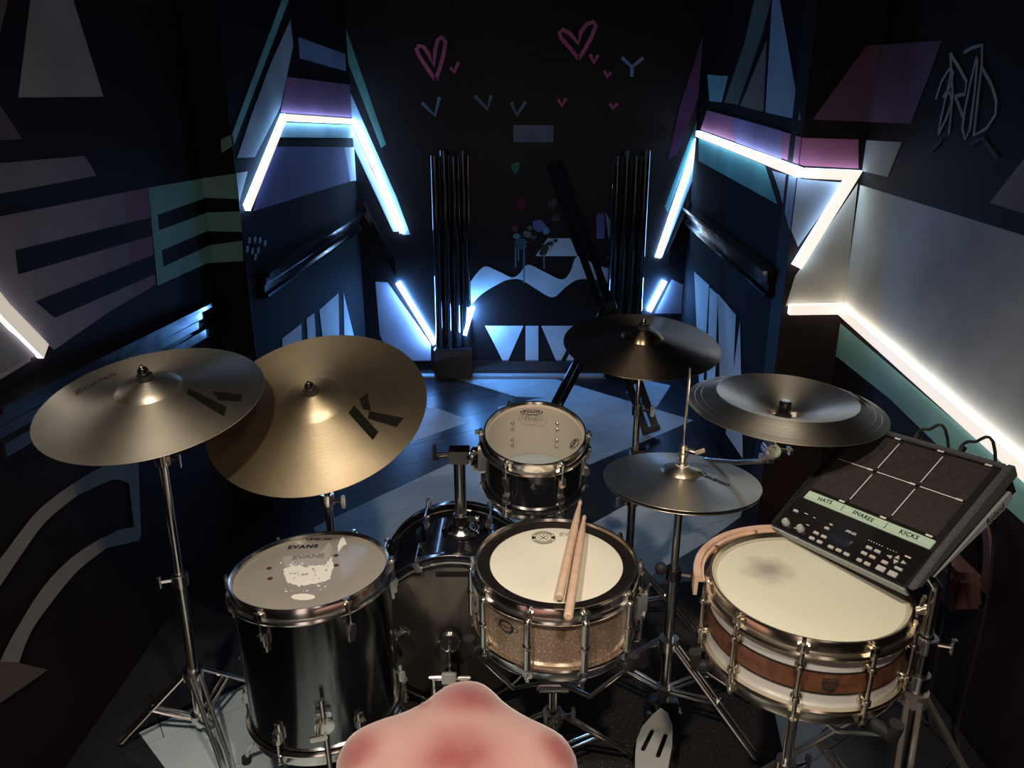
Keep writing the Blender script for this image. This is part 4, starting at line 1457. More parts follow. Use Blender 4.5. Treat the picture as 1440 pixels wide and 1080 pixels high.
def tripod(rt, mt, hub_z, spread, legs, low=0.06, flat=True, foot=True, zoff=0.0):
    for a in legs:
        A = R_(a)
        dx, dy = math.cos(A), math.sin(A)
        nx, ny = -dy, dx
        lm = MB()
        t = Vector((dx * spread, dy * spread, 0.014 + zoff))
        h = Vector((dx * .020, dy * .020, hub_z))
        mid = h.lerp(t, .52)
        lo = Vector((dx * .018, dy * .018, low + zoff))
        for s_ in (-1, 1):
            o_ = Vector((nx * .011 * s_, ny * .011 * s_, 0))
            lm.tube([h + o_, t + o_], 0.0058, 8)
            lm.tube([lo + o_ * .8, mid + o_ * .8], 0.0046, 8)
        lm.tube([mid - Vector((nx * .016, ny * .016, 0)), mid + Vector((nx * .016, ny * .016, 0))], 0.005, 8)
        l_ = lm.build('leg', mt, rt)
        MB().ball(t - Vector((0, 0, .002)), 0.013, sc=(1.25, 1.25, .9)).build('rubber_foot', RUBBER, l_)
    MB().lathe([(0.012, -.016), (0.026, -.016), (0.026, .014), (0.012, .014)], 16, M=Matrix.Translation((0, 0, hub_z))).build('leg_collar', mt, rt)
    MB().lathe([(0.010, -.010), (0.022, -.010), (0.022, .010), (0.010, .010)], 16, M=Matrix.Translation((0, 0, low + zoff))).build('brace_collar', mt, rt)


def cymbal_stand(label, base, ctr, rot, zc_top, mt, legs, hub_z, spread, split=(0.45, 0.72), zoff=0.0):
    """straight stand; ctr = cymbal centre on its bell hole (world)"""
    rt = thing('cymbal_stand', label, 'cymbal stand', (base[0], base[1], 0.0))
    n = Euler(rot).to_matrix() @ Vector((0, 0, 1))
    C = Vector(ctr) - Vector((base[0], base[1], 0))
    tilt = C - n * 0.075
    H = tilt.z
    top = Vector((tilt.x, tilt.y, H))
    b0 = Vector((0, 0, 0.03 + zoff))

    def L(t):
        return b0.lerp(top, t)
    MB().tube([L(0), L(split[0])], 0.0130, 14).build('lower_tube', mt, rt)
    MB().tube([L(split[0] - .02), L(split[1])], 0.0100, 14).build('middle_tube', mt, rt)
    MB().tube([L(split[1] - .02), L(1)], 0.0070, 12).build('upper_rod', mt, rt)
    q = L(split[0])
    memory_lock('height_clamp', mt, rt, q.x, q.y, q.z, -1)
    q = L(split[1])
    memory_lock('height_clamp', mt, rt, q.x, q.y, q.z, 1, 0.009)
    t = MB()
    t.tube([top + Vector((-.014, 0, 0)), top + Vector((.014, 0, 0))], 0.015, 14)
    t.tube([top + Vector((.014, 0, 0)), top + Vector((.034, 0, 0))], 0.005, 8).box(top + Vector((.036, 0, 0)), (0.008, 0.010, 0.030))
    t.tube([top, C + n * 0.034], 0.0040, 10)
    t.build('tilter', mt, rt)
    fm = MB().lathe([(0.004, 0), (0.017, 0), (0.017, .010), (0.004, .010)], 18)
    Q = n.to_track_quat('Z', 'Y').to_matrix().to_4x4()
    fm.build('felt', BLACKM, rt, M=Matrix.Translation(C + n * 0.0015) @ Q)
    MB().lathe([(0.004, 0), (0.017, 0), (0.017, .010), (0.004, .010)], 18).build('felt', BLACKM, rt, M=Matrix.Translation(C - n * 0.0125) @ Q)
    MB().lathe([(0, 0), (0.012, 0), (0.013, .004), (0.011, .013), (0.006, .018), (0, .019)], 18).build('wing_nut', BLACKG, rt, M=Matrix.Translation(C + n * 0.0125) @ Q)
    tripod(rt, mt, hub_z, spread, legs, zoff=zoff)
    return rt


def hole_of(loc, rot, A):
    n = Euler(rot).to_matrix() @ Vector((0, 0, 1))
    return Vector(loc) + n * (A['rise'] + A['bh'])


b1 = onz(285, 1032)
cymbal_stand('straight chrome stand holding the pale crash on the light floor planks', (b1.x, b1.y), hole_of(c1, r1, A1), r1, 0, CHROME, (70, -170, -50), 0.20, 0.20, (.50, .86))
h2 = hole_of(c2, r2, A2)
cymbal_stand('straight chrome stand holding the golden ride cymbal behind the floor tom', (h2.x + .01, h2.y + .05), h2, r2, 0, CHROME, (98, 188, 282), 0.24, 0.20)
h3 = hole_of(c3, r3, A3)
S3 = cymbal_stand('straight chrome stand holding the dark crash behind the hi-hat', (h3.x, h3.y + .02), h3, r3, 0, CHROME, (100, 220, -20), 0.22, 0.22, (.46, .80))

# ---- china arm clamped to the dark crash's stand
n5 = Euler((R_(1), R_(1.5), 0)).to_matrix() @ Vector((0, 0, 1))
C5 = c5 - n5 * 0.052
CA = thing('boom_holder', 'chrome boom with round ratchet tilter under the china cymbal', 'cymbal holder', (h3.x + .02, h3.y, 0.60))
o0 = Vector(CA.location)
tj = at(1084, 632, 1.765) - o0
sidej = at(1036, 650, 1.86) - o0
MB().box((-0.012, 0.0, 0), (0.050, 0.040, 0.040)).build('pole_clamp', CHROME_D, CA, bevel=0.004)
MB().tube([(0.01, 0, 0), sidej, at(1082, 648, 1.765) - o0], 0.0062, 12).build('boom', CHROME, CA)
mb = MB()
mb.tube([tj + Vector((0, -.016, 0)), tj + Vector((0, .016, 0))], 0.0185, 22)
mb.tube([tj + Vector((0, -.020, 0)), tj + Vector((0, -.015, 0))], 0.012, 16)
mb.box(tj + Vector((-.008, 0, -.022)), (0.030, 0.022, 0.016))
mb.tube([tj + Vector((.016, 0, 0)), tj + Vector((.040, 0, -.004))], 0.005, 8).box(tj + Vector((.044, 0, -.004)), (0.008, 0.026, 0.014))
mb.build('ratchet_tilter', CHROME, CA)
MB().tube([tj, C5 - o0, C5 + n5 * 0.045 - o0], 0.0040, 10).build('threaded_rod', CHROME, CA)
Q5 = n5.to_track_quat('Z', 'Y').to_matrix().to_4x4()
MB().lathe([(.004, 0), (.018, 0), (.018, .012), (.004, .012)], 18).build('felt', BLACKM, CA, M=Matrix.Translation(C5 + n5 * .001 - o0) @ Q5)
MB().lathe([(0, 0), (.013, 0), (.014, .004), (.014, .026), (.010, .030), (0, .030)], 18).build('wing_nut', BLACKG, CA, M=Matrix.Translation(C5 + n5 * .014 - o0) @ Q5)
MB().box((0.020, -0.006, 0.004), (0.012, 0.002, 0.012)).build('paper_tag', mat('paper', (0.6, 0.58, 0.54), 0.6), CA, M=Matrix.Translation(C5 + n5 * .008 - o0))

# ---- hi-hat stand
HS = thing('hi_hat_stand', 'chrome hi-hat stand with a slotted silver footboard, holding both hi-hat cymbals', 'hi-hat stand', (c4.x, c4.y, 0.007))
zc = c4.z - 0.007
MB().tube([(0, 0, 0.03), (0, 0, zc * .62)], 0.0135, 16).build('lower_tube', CHROME, HS)
MB().tube([(0, 0, zc * .60), (0, 0, zc - 0.060)], 0.0100, 16).build('upper_tube', CHROME, HS)
memory_lock('height_clamp', CHROME_D, HS, 0, 0, zc * .635, 1, 0.012)
MB().ball((-0.034, 0, zc * .655), 0.016, sc=(1, 1, 1.1)).tube([(-.012, 0, zc * .64), (-.03, 0, zc * .65)], 0.006, 8).build('knob', RUBBER, HS)
MB().lathe([(0.004, zc - .062), (0.022, zc - .060), (0.022, zc - .052), (0.004, zc - .05)], 20).build('seat_cup', BLACKM, HS)
MB().tube([(0, 0, zc * .5), (0, 0, zc + 0.285)], 0.0032, 10).build('pull_rod', CHROME, HS)
cl_ = MB()
cl_.lathe([(0.0035, .036), (.015, .036), (.015, .046), (.0035, .046)], 16, M=Matrix.Translation((0, 0, zc)))
cl_.lathe([(0.0035, .046), (.009, .046), (.009, .092), (.0035, .092)], 14, M=Matrix.Translation((0, 0, zc)))
cl_.lathe([(0.0035, .062), (.0135, .062), (.0135, .070), (.0035, .070)], 14, M=Matrix.Translation((0, 0, zc)))
cl_.tube([(0.008, 0, zc + .080), (0.026, -.008, zc + .078)], 0.0042, 8).box((0.036, -.012, zc + .080), (0.024, 0.006, 0.012), Matrix.Rotation(R_(-20), 3, 'Y'))
cl_.build('clutch', CHROME, HS, bevel=0.0008)
MB().lathe([(0.0035, .033), (.016, .033), (.016, .040), (.0035, .040)], 16, M=Matrix.Translation((0, 0, zc))).build('felt', mat('white_felt', (0.55, 0.5, 0.45), 0.9), HS)
tripod(HS, CHROME, 0.25, 0.26, (15, 150, -35), 0.10)
MB().box((0, 0.0, 0.045), (0.075, 0.05, 0.05)).box((0, 0, 0.02), (0.10, 0.035, 0.022)).build('frame', CHROME_D, HS, bevel=0.004)
# footboard: oval plate with two long slots, seen at the bottom edge of the picture
px_o = [(928, 1008), (917, 1016), (903, 1030), (895, 1046), (893, 1064), (893, 1084), (896, 1120), (908, 1150), (926, 1150), (934, 1118), (940, 1078), (945, 1052), (945, 1030), (938, 1014)]
fpz = [0.07 + max(0, (1150 - y)) * 0.0003 for _, y in px_o]
cy0 = [onz(x_, y_, 0.075) for x_, y_ in px_o]


def ribbonize(poly, holes, z, th):
    from mathutils.geometry import tessellate_polygon
    loops = [[Vector((a.x, a.y, 0)) for a in poly]] + [[Vector((a.x, a.y, 0)) for a in h] for h in holes]
    allv = [v for l in loops for v in l]
    tri = tessellate_polygon(loops)
    n = len(allv)
    vs_ = [(v.x, v.y, z(v)) for v in allv] + [(v.x, v.y, z(v) - th) for v in allv]
    fs = [tuple(t) for t in tri] + [tuple(n + i for i in reversed(t)) for t in tri]
    k = 0
    for l in loops:
        m = len(l)
        for i in range(m):
            a, b = k + i, k + (i + 1) % m
            fs.append((a, b, n + b, n + a))
        k += m
    return vs_, fs


def slot(p0, p1, w_):
    a, b = onz(*p0, 0.075), onz(*p1, 0.075)
    d = (b - a).normalized()
    nn = Vector((-d.y, d.x, 0)) * w_
    out = []
    for c_, s0 in ((a, PI / 2), (b, -PI / 2)):
        for i in range(6):
            t = s0 + PI * i / 5
            out.append(c_ + d * math.cos(t) * w_ + Vector((-d.y, d.x, 0)) * math.sin(t) * w_)
    return out


hol = [slot((917, 1035), (904, 1058), 0.0055), slot((936, 1040), (925, 1066), 0.0055), slot((922, 1085), (914, 1115), 0.0055)]
yb = min(v.y for v in cy0)
vs_, fs = ribbonize(cy0, hol, lambda v: 0.055 + (v.y - yb) * 0.16, 0.006)
off = Vector(HS.location)
MB().add([Vector(v) - off for v in vs_], fs).build('footboard', STEEL, HS, smooth=False)
MB().box(cy0[0] - off + Vector((-.030, -.004, .01)), (0.012, 0.012, 0.02)).box(cy0[0] - off + Vector((0, .02, -.005)), (0.010, 0.08, 0.004)).build('linkage', CHROME, HS, bevel=0.001)

# ================================================================== sampling pad
SCL = 0.95
PWd = 0.34 * SCL
ppos = EYEV + (Vector((0.793, 1.478, 0.794)) - EYEV) * SCL
PM = Matrix.Rotation(R_(-58.746), 4, 'Z') @ Matrix.Rotation(R_(32.936), 4, 'X') @ Matrix.Rotation(R_(-6.393), 4, 'Y')
PAD = thing('sampling_pad', 'black six-pad electronic sampling pad with handwritten green tape strip', 'drum pad', ppos, PM.to_euler())
h = PWd / 2
PLAST = mat('pad_plastic', (0.014, 0.012, 0.013), 0.38)
CHEEK = mat('pad_cheek', (0.075, 0.072, 0.080), 0.45, noise=(200, (0.055, 0.053, 0.06), 0.45, 0.6))
PRUB = mat('pad_rubber', (0.020, 0.015, 0.015), 0.62, noise=(120, (0.028, 0.022, 0.021), 0.45, 0.6))
GRYP = mat('pad_grey', (0.26, 0.28, 0.29), 0.4)
# body: wedge, thin lip at the front, thick at the rear
mb = MB()
vs_ = [(-h, -h, 0), (h, -h, 0), (h, h, 0), (-h, h, 0), (-h, -h, -.022), (h, -h, -.022), (h, h, -.072), (-h, h, -.072)]
mb.add(vs_, [(0, 1, 2, 3), (7, 6, 5, 4), (0, 4, 5, 1), (1, 5, 6, 2), (2, 6, 7, 3), (3, 7, 4, 0)])
mb.build('body', PLAST, PAD, smooth=False)
MB().box((0, -h - .002, -.012), (PWd * .985, 0.004, 0.019)).build('front_lip', GRYP, PAD, bevel=0.001)
# control panel at the front (lower 30 %)
yp0, yp1 = -h + .004, -h + .088
MB().box((0, (yp0 + yp1) / 2, 0.0015), (PWd - .012, yp1 - yp0, 0.003)).build('control_panel', mat('panel_black', (0.008, 0.007, 0.007), 0.25), PAD, bevel=0.0008)
TAPE = mat('green_tape', (0.42, 0.55, 0.43), 0.6)
ty = -h + .101
tp = MB().box((0.003, ty, 0.0022), (PWd - .030, 0.022, 0.0044)).build('tape_strip', TAPE, PAD, bevel=0.001)
MB().box((0.003, ty - .006, 0.0045), (PWd - .032, 0.0006, 0.0002)).build('tape_fold', mat('tape_shadow', (0.20, 0.30, 0.22), 0.6), tp, smooth=False)
for txt, x_, r_ in (('HATS', -0.098, 4), ('SNARES', -0.004, -3), ('KICKS', 0.098, 2)):
    lettering('handwriting', txt, 0.0130, INK, tp, Matrix.Translation((x_ + .003, ty + .001, 0.0046)) @ rotz(R_(r_)), bold=0.0004, space=1.12)
for x_ in (-0.050, 0.052):
    MB().box((x_, ty + .001, 0.0046), (0.0014, 0.014, 0.0003)).build('pen_line', INK, tp, smooth=False)
# six rubber pads in two rows
py0, py1 = ty + .016, h - .016
pw3 = (PWd - .030) / 3
ph2 = (py1 - py0) / 2
rub = MB().box((0, 0, 0.003), (pw3 - .003, ph2 - .003, 0.006)).mesh('rubber_pad', PRUB, bevel=0.0015)
ln_x = MB().box((0, 0, 0.0064), (pw3 * .78, 0.0022, 0.0006)).mesh('pad_line', WHITEP, smooth=False)
ln_y = MB().box((0, 0, 0.0064), (0.0022, ph2 * .80, 0.0006)).mesh('pad_line', WHITEP, smooth=False)
ldm = MB().box((0, 0, 0.0066), (0.013, 0.0040, 0.0012)).mesh('indicator_light', WHITEP, smooth=False)
for j in range(2):
    for i in range(3):
        cx, cy = (i - 1) * pw3, py0 + ph2 * (j + .5)
        link('rubber_pad', rub, PAD, Matrix.Translation((cx, cy, 0)))
        link('indicator_light', ldm, PAD, Matrix.Translation((cx + pw3 * .5 - (.012 if j == 0 else .012), (py0 - .002) if j == 0 else (py0 + ph2 * (1 if True else 0)), 0)))
        link('indicator_light', ldm, PAD, Matrix.Translation((cx + pw3 * .5 - .012, py1 + .002, -0.0005))) if j else None
for i in range(3):
    link('pad_line', ln_x, PAD, Matrix.Translation(((i - 1) * pw3 - pw3 * .06, py0 + ph2, 0)))
for j in range(2):
    for i in (-.5, .5):
        link('pad_line', ln_y, PAD, Matrix.Translation((i * pw3, py0 + ph2 * (j + .5), 0)))
# panel controls
BTN = mat('button_grey', (0.42, 0.40, 0.38), 0.45)


def btn(x_, y_, w_=0.012, d_=0.0060, name='button', hh=0.0035, shape=None):
    mb = MB()
    if shape:
        mb.prism(shape, 0.003, 0.003 + hh)
    else:
        mb.box((0, 0, 0.003 + hh / 2), (w_, d_, hh))
    mb.build(name, BTN, PAD, bevel=0.0006, M=Matrix.Translation((x_, y_, 0)))


def pu(px_, py_):
    """local pad coordinates of a photo pixel on the panel"""
    Mx = PM.to_3x3()
    n = Mx @ Vector((0, 0, 1))
    P = onplane(px_, py_, Vector(ppos) + n * .003, n)
    q = Mx.transposed() @ (P - Vector(ppos))
    return q.x, q.y


def bp(cx, cy):
    return pu(1070 + cx / 6.0, 690 + cy / 6.0)


for cx, cy, w_, d_ in ((297, 175, .011, .006), (468, 362, .012, .0065), (533, 393, .012, .0065), (432, 406, .012, .0065), (497, 437, .012, .0065), (592, 480, .012, .0065), (658, 508, .012, .0065),
                       (725, 541, .012, .0065), (915, 487, .012, .0065), (985, 518, .012, .0065), (873, 533, .012, .0065), (943, 565, .012, .0065), (832, 590, .010, .007), (899, 622, .012, .007),
                       (1046, 610, .012, .007), (1162, 664, .015, .006), (1013, 662, .017, .011), (1113, 708, .017, .011), (558, 322, .010, .006), (595, 292, .007, .004)):
    btn(*bp(cx, cy), w_, d_)
for cx, cy, pts_ in ((1082, 560, [(-.005, 0), (.005, -.004), (.005, .004)]), (1158, 568, [(-.005, -.004), (.005, -.004), (0, .005)]), (1134, 606, [(-.005, .004), (0, -.005), (.005, .004)]), (1212, 615, [(-.005, -.004), (.005, 0), (-.005, .004)])):
    btn(*bp(cx, cy), shape=pts_, name='arrow_button')
for cx, cy in ((214, 275), (337, 328)):
    q = bp(cx, cy)
    kb = MB().lathe([(0, .014), (.0055, .014), (.0075, .012), (.0085, .003)], 18).build('knob', mat('knob_grey', (0.30, 0.29, 0.29), 0.35), PAD, M=Matrix.Translation((*q, 0)))
    MB().box((0, .003, .0144), (0.0016, 0.006, 0.0008)).build('pointer', WHITEP, kb, smooth=False)
for cx, cy, w_ in ((383, 195, .010), (452, 228, .006), (395, 290, .008), (180, 340, .008), (300, 398, .008), (290, 318, .008)):
    q = bp(cx, cy)
    MB().box((0, 0, 0.0032), (w_, 0.0014, 0.0004)).build('printed_mark', WHITEP, PAD, smooth=False, M=Matrix.Translation((*q, 0)))
for i in range(6):
    q = bp(912 + i * 22, 418 + i * 10)
    MB().box((0, 0, 0.0032), (0.0022, 0.0016, 0.0004)).build('printed_mark', WHITEP, PAD, smooth=False, M=Matrix.Translation((*q, 0)))
for i in range(4):
    q = bp(1070 + i * 24, 490 + i * 10)
    MB().box((0, 0, 0.0032), (0.0022, 0.0014, 0.0004)).build('printed_mark', WHITEP, PAD, smooth=False, M=Matrix.Translation((*q, 0)))
q = bp(760, 355)
lettering('panel_lettering', 'SPD-SX', 0.0075, WHITEP, PAD, Matrix.Translation((*q, 0.0033)), bold=0.0002)
q = bp(1240, 560)
MB().box((0, 0, 0.0032), (0.012, 0.003, 0.0006)).build('printed_mark', WHITEP, PAD, smooth=False, M=Matrix.Translation((*q, 0)))
q = bp(690, 430)
MB().box((0, 0, 0.0034), (0.060, 0.018, 0.0008)).build('display', BLACKG, PAD, smooth=False, M=Matrix.Translation((*q, 0)))
# side cheeks with the brand name on the lower band
for s_ in (-1, 1):
    mb = MB()
    x0, x1 = s_ * h, s_ * (h + (.014 if s_ > 0 else .005))
    yz = [(-h, .001), (-h + .09, .008), (h - .01, .010), (h + .004, .004), (h + .002, -.022), (-h + .02, -.012)]
    vs_ = [(x0, a, b) for a, b in yz] + [(x1, a, b) for a, b in yz]
    n = len(yz)
    mb.add(vs_, [tuple(range(n)), tuple(range(2 * n - 1, n - 1, -1))] + [(i, (i + 1) % n, n + (i + 1) % n, n + i) for i in range(n)])
    mb.build('side_cheek', CHEEK if s_ > 0 else PLAST, PAD, bevel=0.002)
    mb = MB()
    yz = [(-h + .06, -.034), (h - .02, -.050), (h - .02, -.068), (h - .05, -.070)]
    x0, x1 = s_ * h, s_ * (h + .006)
    vs_ = [(x0, a, b) for a, b in yz] + [(x1, a, b) for a, b in yz]
    n = len(yz)
    mb.add(vs_, [tuple(range(n)), tuple(range(2 * n - 1, n - 1, -1))] + [(i, (i + 1) % n, n + (i + 1) % n, n + i) for i in range(n)])
    sb = mb.build('side_band', GRYP, PAD)
    if s_ > 0:
        Mx = Matrix.Translation((h + .0066, h - .075, -.056)) @ Matrix.Rotation(R_(90), 4, 'Z') @ Matrix.Rotation(R_(90), 4, 'X') @ Matrix.Rotation(R_(-6), 4, 'Z')
        lettering('brand_lettering', 'Roland', 0.020, INK, sb, Mx, bold=0.0003)
MB().box((0, h - .006, 0.004), (PWd, 0.012, 0.008)).build('rear_rail', CHEEK, PAD, bevel=0.002)

# ---- pad stand
sb_ = at(1310, 862, 1.46)
PS = thing('pad_stand', 'chrome double-braced tripod stand under the electronic sampling pad', 'pad stand', (sb_.x, sb_.y, 0))
Nn = PM.to_3x3() @ Vector((0, 0, 1))
under = ppos - Nn * 0.052 - Vector((sb_.x, sb_.y, 0))
hubz = 0.48
MB().tube([(0, 0, 0.05), (0, 0, 0.60)], 0.0150, 16).build('lower_tube', CHROME_D, PS)
MB().tube([(0, 0, 0.585), (0, 0, under.z - .06), (under.x * .7, under.y * .7, under.z - .015)], 0.0105, 14).build('upper_tube', CHROME, PS)
memory_lock('height_clamp', CHROME, PS, 0, 0, 0.605, 1, 0.014)
memory_lock('height_clamp', CHROME, PS, 0, 0, 0.52, -1, 0.014)
MB().box((0, 0, -.004), (0.13, 0.13, 0.006)).build('mount_plate', BLACKM, PS, bevel=0.002, M=Matrix.Translation(under) @ PM)
MB().tube([(under.x * .7, under.y * .7, under.z - .02), (under.x, under.y, under.z - .004)], 0.016, 14).build('tilter', CHROME, PS)
tripod(PS, mat('dull_chrome', (0.60, 0.55, 0.51), 0.34, 0.9), hubz, 0.32, (-118, 8, 128), 0.13)

# ================================================================== throne
ZS = 0.545
px_s = [(655, 950), (632, 955), (612, 968), (594, 983), (560, 1000), (522, 1011), (496, 1022), (478, 1040), (470, 1062), (474, 1090)]
px_r = [(678, 953), (696, 966), (712, 983), (742, 1002), (778, 1018), (802, 1034), (813, 1056), (812, 1090)]
outl = [onz(*q, ZS) for q in reversed(px_r)] + [onz(*q, ZS) for q in px_s]
cxs = sum(v.x for v in outl) / len(outl)
lo_y = min(v.y for v in outl)
L_, R2 = outl[-1], outl[0]
back = []
wd = (R2.x - L_.x)
for i in range(1, 12):
    a = PI + PI * i / 12
    back.append(Vector((cxs + math.cos(a) * wd / 2 * 1.0, lo_y + math.sin(a) * 0.20, ZS)))
outl = outl + back
TC = Vector((cxs, lo_y + 0.02, 0))
TH2 = thing('drum_throne', 'pink plush saddle-shaped drum throne with darker rubbed patches, at the front of the kit', 'stool', (TC.x, TC.y, 0))
# smooth the outline
for _ in range(1):
    n = len(outl)
    nw = []
    for i in range(n):
        a, b = outl[i], outl[(i + 1) % n]
        nw += [a.lerp(b, .25), a.lerp(b, .75)]
    outl = nw
nO = len(outl)
layers = [(0.0, 0.040), (0.30, 0.040), (0.55, 0.036), (0.75, 0.027), (0.88, 0.014), (0.96, 0.000), (1.0, -0.018), (1.0, -0.050), (0.97, -0.075), (0.90, -0.085), (0.0, -0.085)]
vs_, fs = [], []
for (s_, dz) in layers:
    for v in outl:
        q = (v - Vector((TC.x, TC.y, ZS))) * max(s_, 0.001)
        vs_.append((q.x, q.y, ZS + dz - 0.004))
for k in range(len(layers) - 1):
    for i in range(nO):
        j = (i + 1) % nO
        fs.append((k * nO + i, k * nO + j, (k + 1) * nO + j, (k + 1) * nO + i))
PINK = mat('pink_plush', (0.53, 0.29, 0.26), 0.85, sheen=0.5)
nt = PINK.node_tree
b = nt.nodes['Principled BSDF']
tc = nt.nodes.new('ShaderNodeTexCoord')
nz = nt.nodes.new('ShaderNodeTexNoise')
nz.inputs['Scale'].default_value = 7
nz.inputs['Detail'].default_value = 5
nt.links.new(tc.outputs['Object'], nz.inputs['Vector'])
prev = None
for (sx, sy, rad) in ((662, 985, .060), (505, 1055, .040), (648, 1078, .070), (792, 1050, .040), (598, 995, .020)):
    q = onz(sx, sy, ZS + .015) - TC
    vm = nt.nodes.new('ShaderNodeVectorMath')
    vm.operation = 'DISTANCE'
    vm.inputs[1].default_value = (q.x, q.y, ZS + .005)
    nt.links.new(tc.outputs['Object'], vm.inputs[0])
    mr = nt.nodes.new('ShaderNodeMapRange')
    mr.inputs['From Min'].default_value = rad * 1.6
    mr.inputs['From Max'].default_value = rad * 0.3
    mr.interpolation_type = 'SMOOTHSTEP'
    nt.links.new(vm.outputs['Value'], mr.inputs['Value'])
    if prev is None:
        prev = mr.outputs[0]
    else:
        mx = nt.nodes.new('ShaderNodeMath')
        mx.operation = 'MAXIMUM'
        nt.links.new(prev, mx.inputs[0])
        nt.links.new(mr.outputs[0], mx.inputs[1])
        prev = mx.outputs[0]
ml = nt.nodes.new('ShaderNodeMath')
ml.operation = 'MULTIPLY'
nt.links.new(prev, ml.inputs[0])
sc2 = nt.nodes.new('ShaderNodeMapRange')
sc2.inputs['From Min'].default_value = 0.10
sc2.inputs['From Max'].default_value = 0.55
nt.links.new(nz.outputs['Fac'], sc2.inputs['Value'])
nt.links.new(sc2.outputs[0], ml.inputs[1])
mc = nt.nodes.new('ShaderNodeMixRGB')
mc.inputs[1].default_value = (0.53, 0.29, 0.26, 1)
mc.inputs[2].default_value = (0.30, 0.055, 0.060, 1)
nt.links.new(ml.outputs[0], mc.inputs[0])
nt.links.new(mc.outputs[0], b.inputs['Base Color'])
MB().add(vs_, fs).build('seat', PINK, TH2)
MB().tube([(0, 0, 0.12), (0, 0, ZS - .10)], 0.022, 16).build('post', CHROME, TH2)
tripod(TH2, CHROME, 0.26, 0.26, (-90, 35, 145), 0.10, zoff=0.007)

# ================================================================== things by the walls
# folded black keyboard stand leaning at the back
f1 = onz(915, 612, 0.0)
XS = thing('folding_stand', 'black double-bar folding stand leaning on the back wall by the VIVA panel', 'stand', (f1.x, f1.y, 0))
t1 = ony(778, 226, YB - 0.10) - Vector((f1.x, f1.y, 0))
dirv = (t1 - Vector((0, 0, .03))).normalized()
side = dirv.cross(Vector((0, 1, 0.2))).normalized()
for s_ in (-1, 1):
    Mx = Matrix((side, dirv.cross(side), dirv)).transposed().to_4x4()
    Ln = t1.length - .05
    MB().box((0, 0, Ln / 2), (0.040, 0.030, Ln)).build('bar', BLACKG, XS, bevel=0.004, M=Matrix.Translation(Vector((0, 0, .03)) + side * .027 * s_) @ Mx)
MB().box((0, 0, 0), (0.100, 0.034, 0.03)).build('end_cap', RUBBER, XS, bevel=0.006, M=Matrix.Translation((0, 0, .030)) @ Mx)
MB().box((0, 0, t1.length * .42), (0.11, 0.036, 0.05)).build('pivot_block', BLACKM, XS, bevel=0.004, M=Matrix.Translation((0, 0, .03)) @ Mx)
g0 = onz(772, 590, 0.012) - Vector((f1.x, f1.y, 0))
g1 = Vector((0, 0, .03)) + dirv * (t1.length * .42)
d2 = (g1 - g0).normalized()
s2 = d2.cross(Vector((0, 1, 0.2))).normalized()
M2 = Matrix((s2, d2.cross(s2), d2)).transposed().to_4x4()
for s_ in (-1, 1):
    MB().box((0, 0, (g1 - g0).length / 2), (0.030, 0.026, (g1 - g0).length)).build('brace_bar', BLACKG, XS, bevel=0.003, M=Matrix.Translation(g0 + s2 * .017 * s_) @ M2)

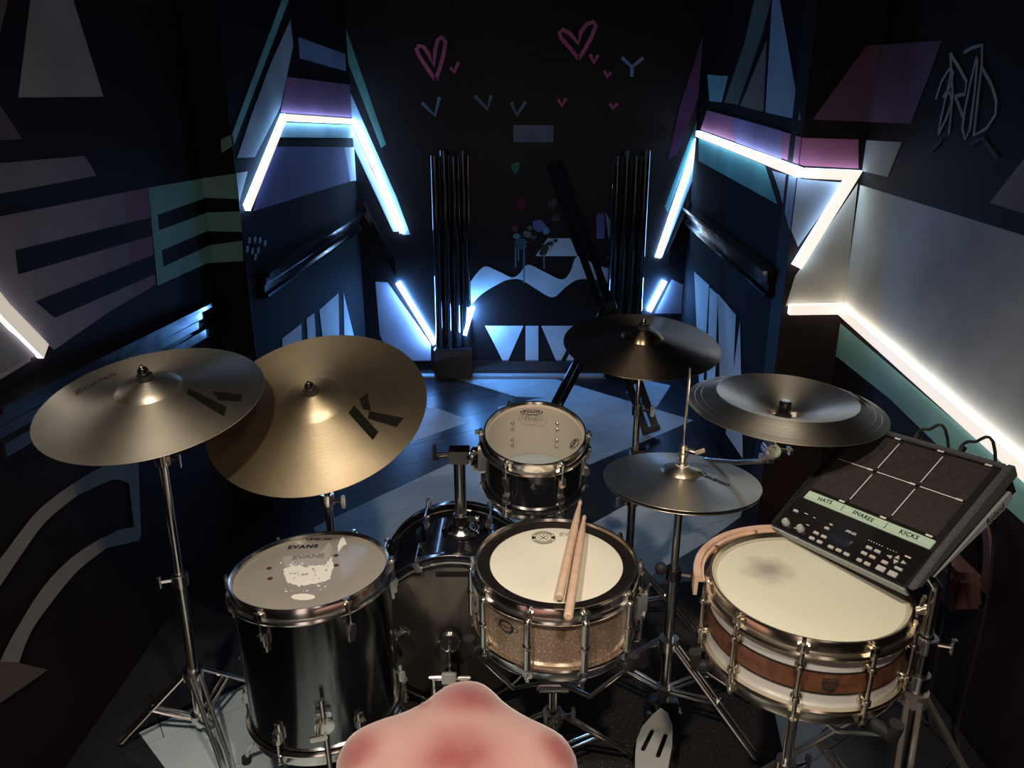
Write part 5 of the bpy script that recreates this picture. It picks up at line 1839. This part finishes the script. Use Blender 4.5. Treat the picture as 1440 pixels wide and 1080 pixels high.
# brown bag hung on the right wall behind the sampling pad
BGp = onplane(1372, 806, WALL['RN']['p'], WALL['RN']['n'])
BG = thing('shoulder_bag', 'brown leather bag with curved strap hung on the right wall behind the sampling pad', 'bag', (BGp.x - .06, BGp.y, BGp.z - .07))
MB().box((0, 0, 0.055), (0.095, 0.17, 0.11), taper=.9).build('body', BROWNL, BG, bevel=0.018)
MB().box((-.048, 0, 0.075), (0.010, 0.165, 0.075)).build('flap', BROWNL, BG, bevel=0.004)
stp = [(0.03, -.090 + .0 * i, 0) for i in range(1)]
pts = []
for i in range(15):
    a = PI * i / 14
    pts.append((0.030, 0.088 * math.cos(a) * -1, 0.075 + 0.17 * math.sin(a)))
mb = MB()
vs_, fs = [], []
for (x_, y_, z_) in pts:
    for dx_, dr in ((-.004, -1), (.004, -1), (.004, 1), (-.004, 1)):
        cyv = Vector((0, y_, z_ - .075))
        nrm = cyv.normalized() * 0.016 * dr if cyv.length > 0 else Vector()
        vs_.append((x_ + dx_, y_ + nrm.y, z_ + nrm.z))
for i in range(len(pts) - 1):
    for k in range(4):
        k2 = (k + 1) % 4
        fs.append((4 * i + k, 4 * i + k2, 4 * i + 4 + k2, 4 * i + 4 + k))
fs += [(0, 1, 2, 3), tuple(4 * (len(pts) - 1) + k for k in (3, 2, 1, 0))]
MB().add(vs_, fs).build('strap', BROWNL, BG)
MB().tube([(0.060, 0, 0.228), (0.012, 0, 0.226)], 0.005, 10).ball((0.012, 0, 0.228), 0.009).build('wall_peg', CHROME_D, BG)

# cables behind the sampling pad
Rr = PM.to_3x3()
for i, (xo, lab) in enumerate(((-0.05, 'thin black cable looping from the back of the sampling pad nearest the china'), (0.05, 'second black cable dropping from the back of the sampling pad to the floor'))):
    a = ppos + Rr @ Vector((xo, h + .002, -.03))
    e_ = Vector((1.12 + .03 * i, a.y + .15, 0.012))
    up = a + Rr @ Vector((0.02, .04, .022))
    up2 = a + Rr @ Vector((0.05, .05, -.005))
    ctrl = [a, a + Rr @ Vector((0, .03, .015)), up, up2, up2.lerp(e_, .4) + Vector((.03, 0, 0)), Vector((e_.x, e_.y, .10)), e_, e_ + Vector((-.05, .25, 0))]
    pts = []
    for k in range(len(ctrl) - 1):
        p0, p1, p2, p3 = ctrl[max(k - 1, 0)], ctrl[k], ctrl[k + 1], ctrl[min(k + 2, len(ctrl) - 1)]
        for t in [j / 6 for j in range(6)]:
            pts.append(0.5 * ((2 * p1) + (p2 - p0) * t + (2 * p0 - 5 * p1 + 4 * p2 - p3) * t * t + (3 * p1 - p0 - 3 * p2 + p3) * t ** 3))
    pts.append(ctrl[-1])
    cb = thing('cable', lab, 'cable', a, group='cables behind the pad')
    MB().tube([q - a for q in pts], 0.0032, 8).build('lead', RUBBER, cb)
    MB().tube([Vector((0, 0, 0)), Rr @ Vector((0, .032, .006))], 0.0062, 10).build('plug', CHROME_D, cb)
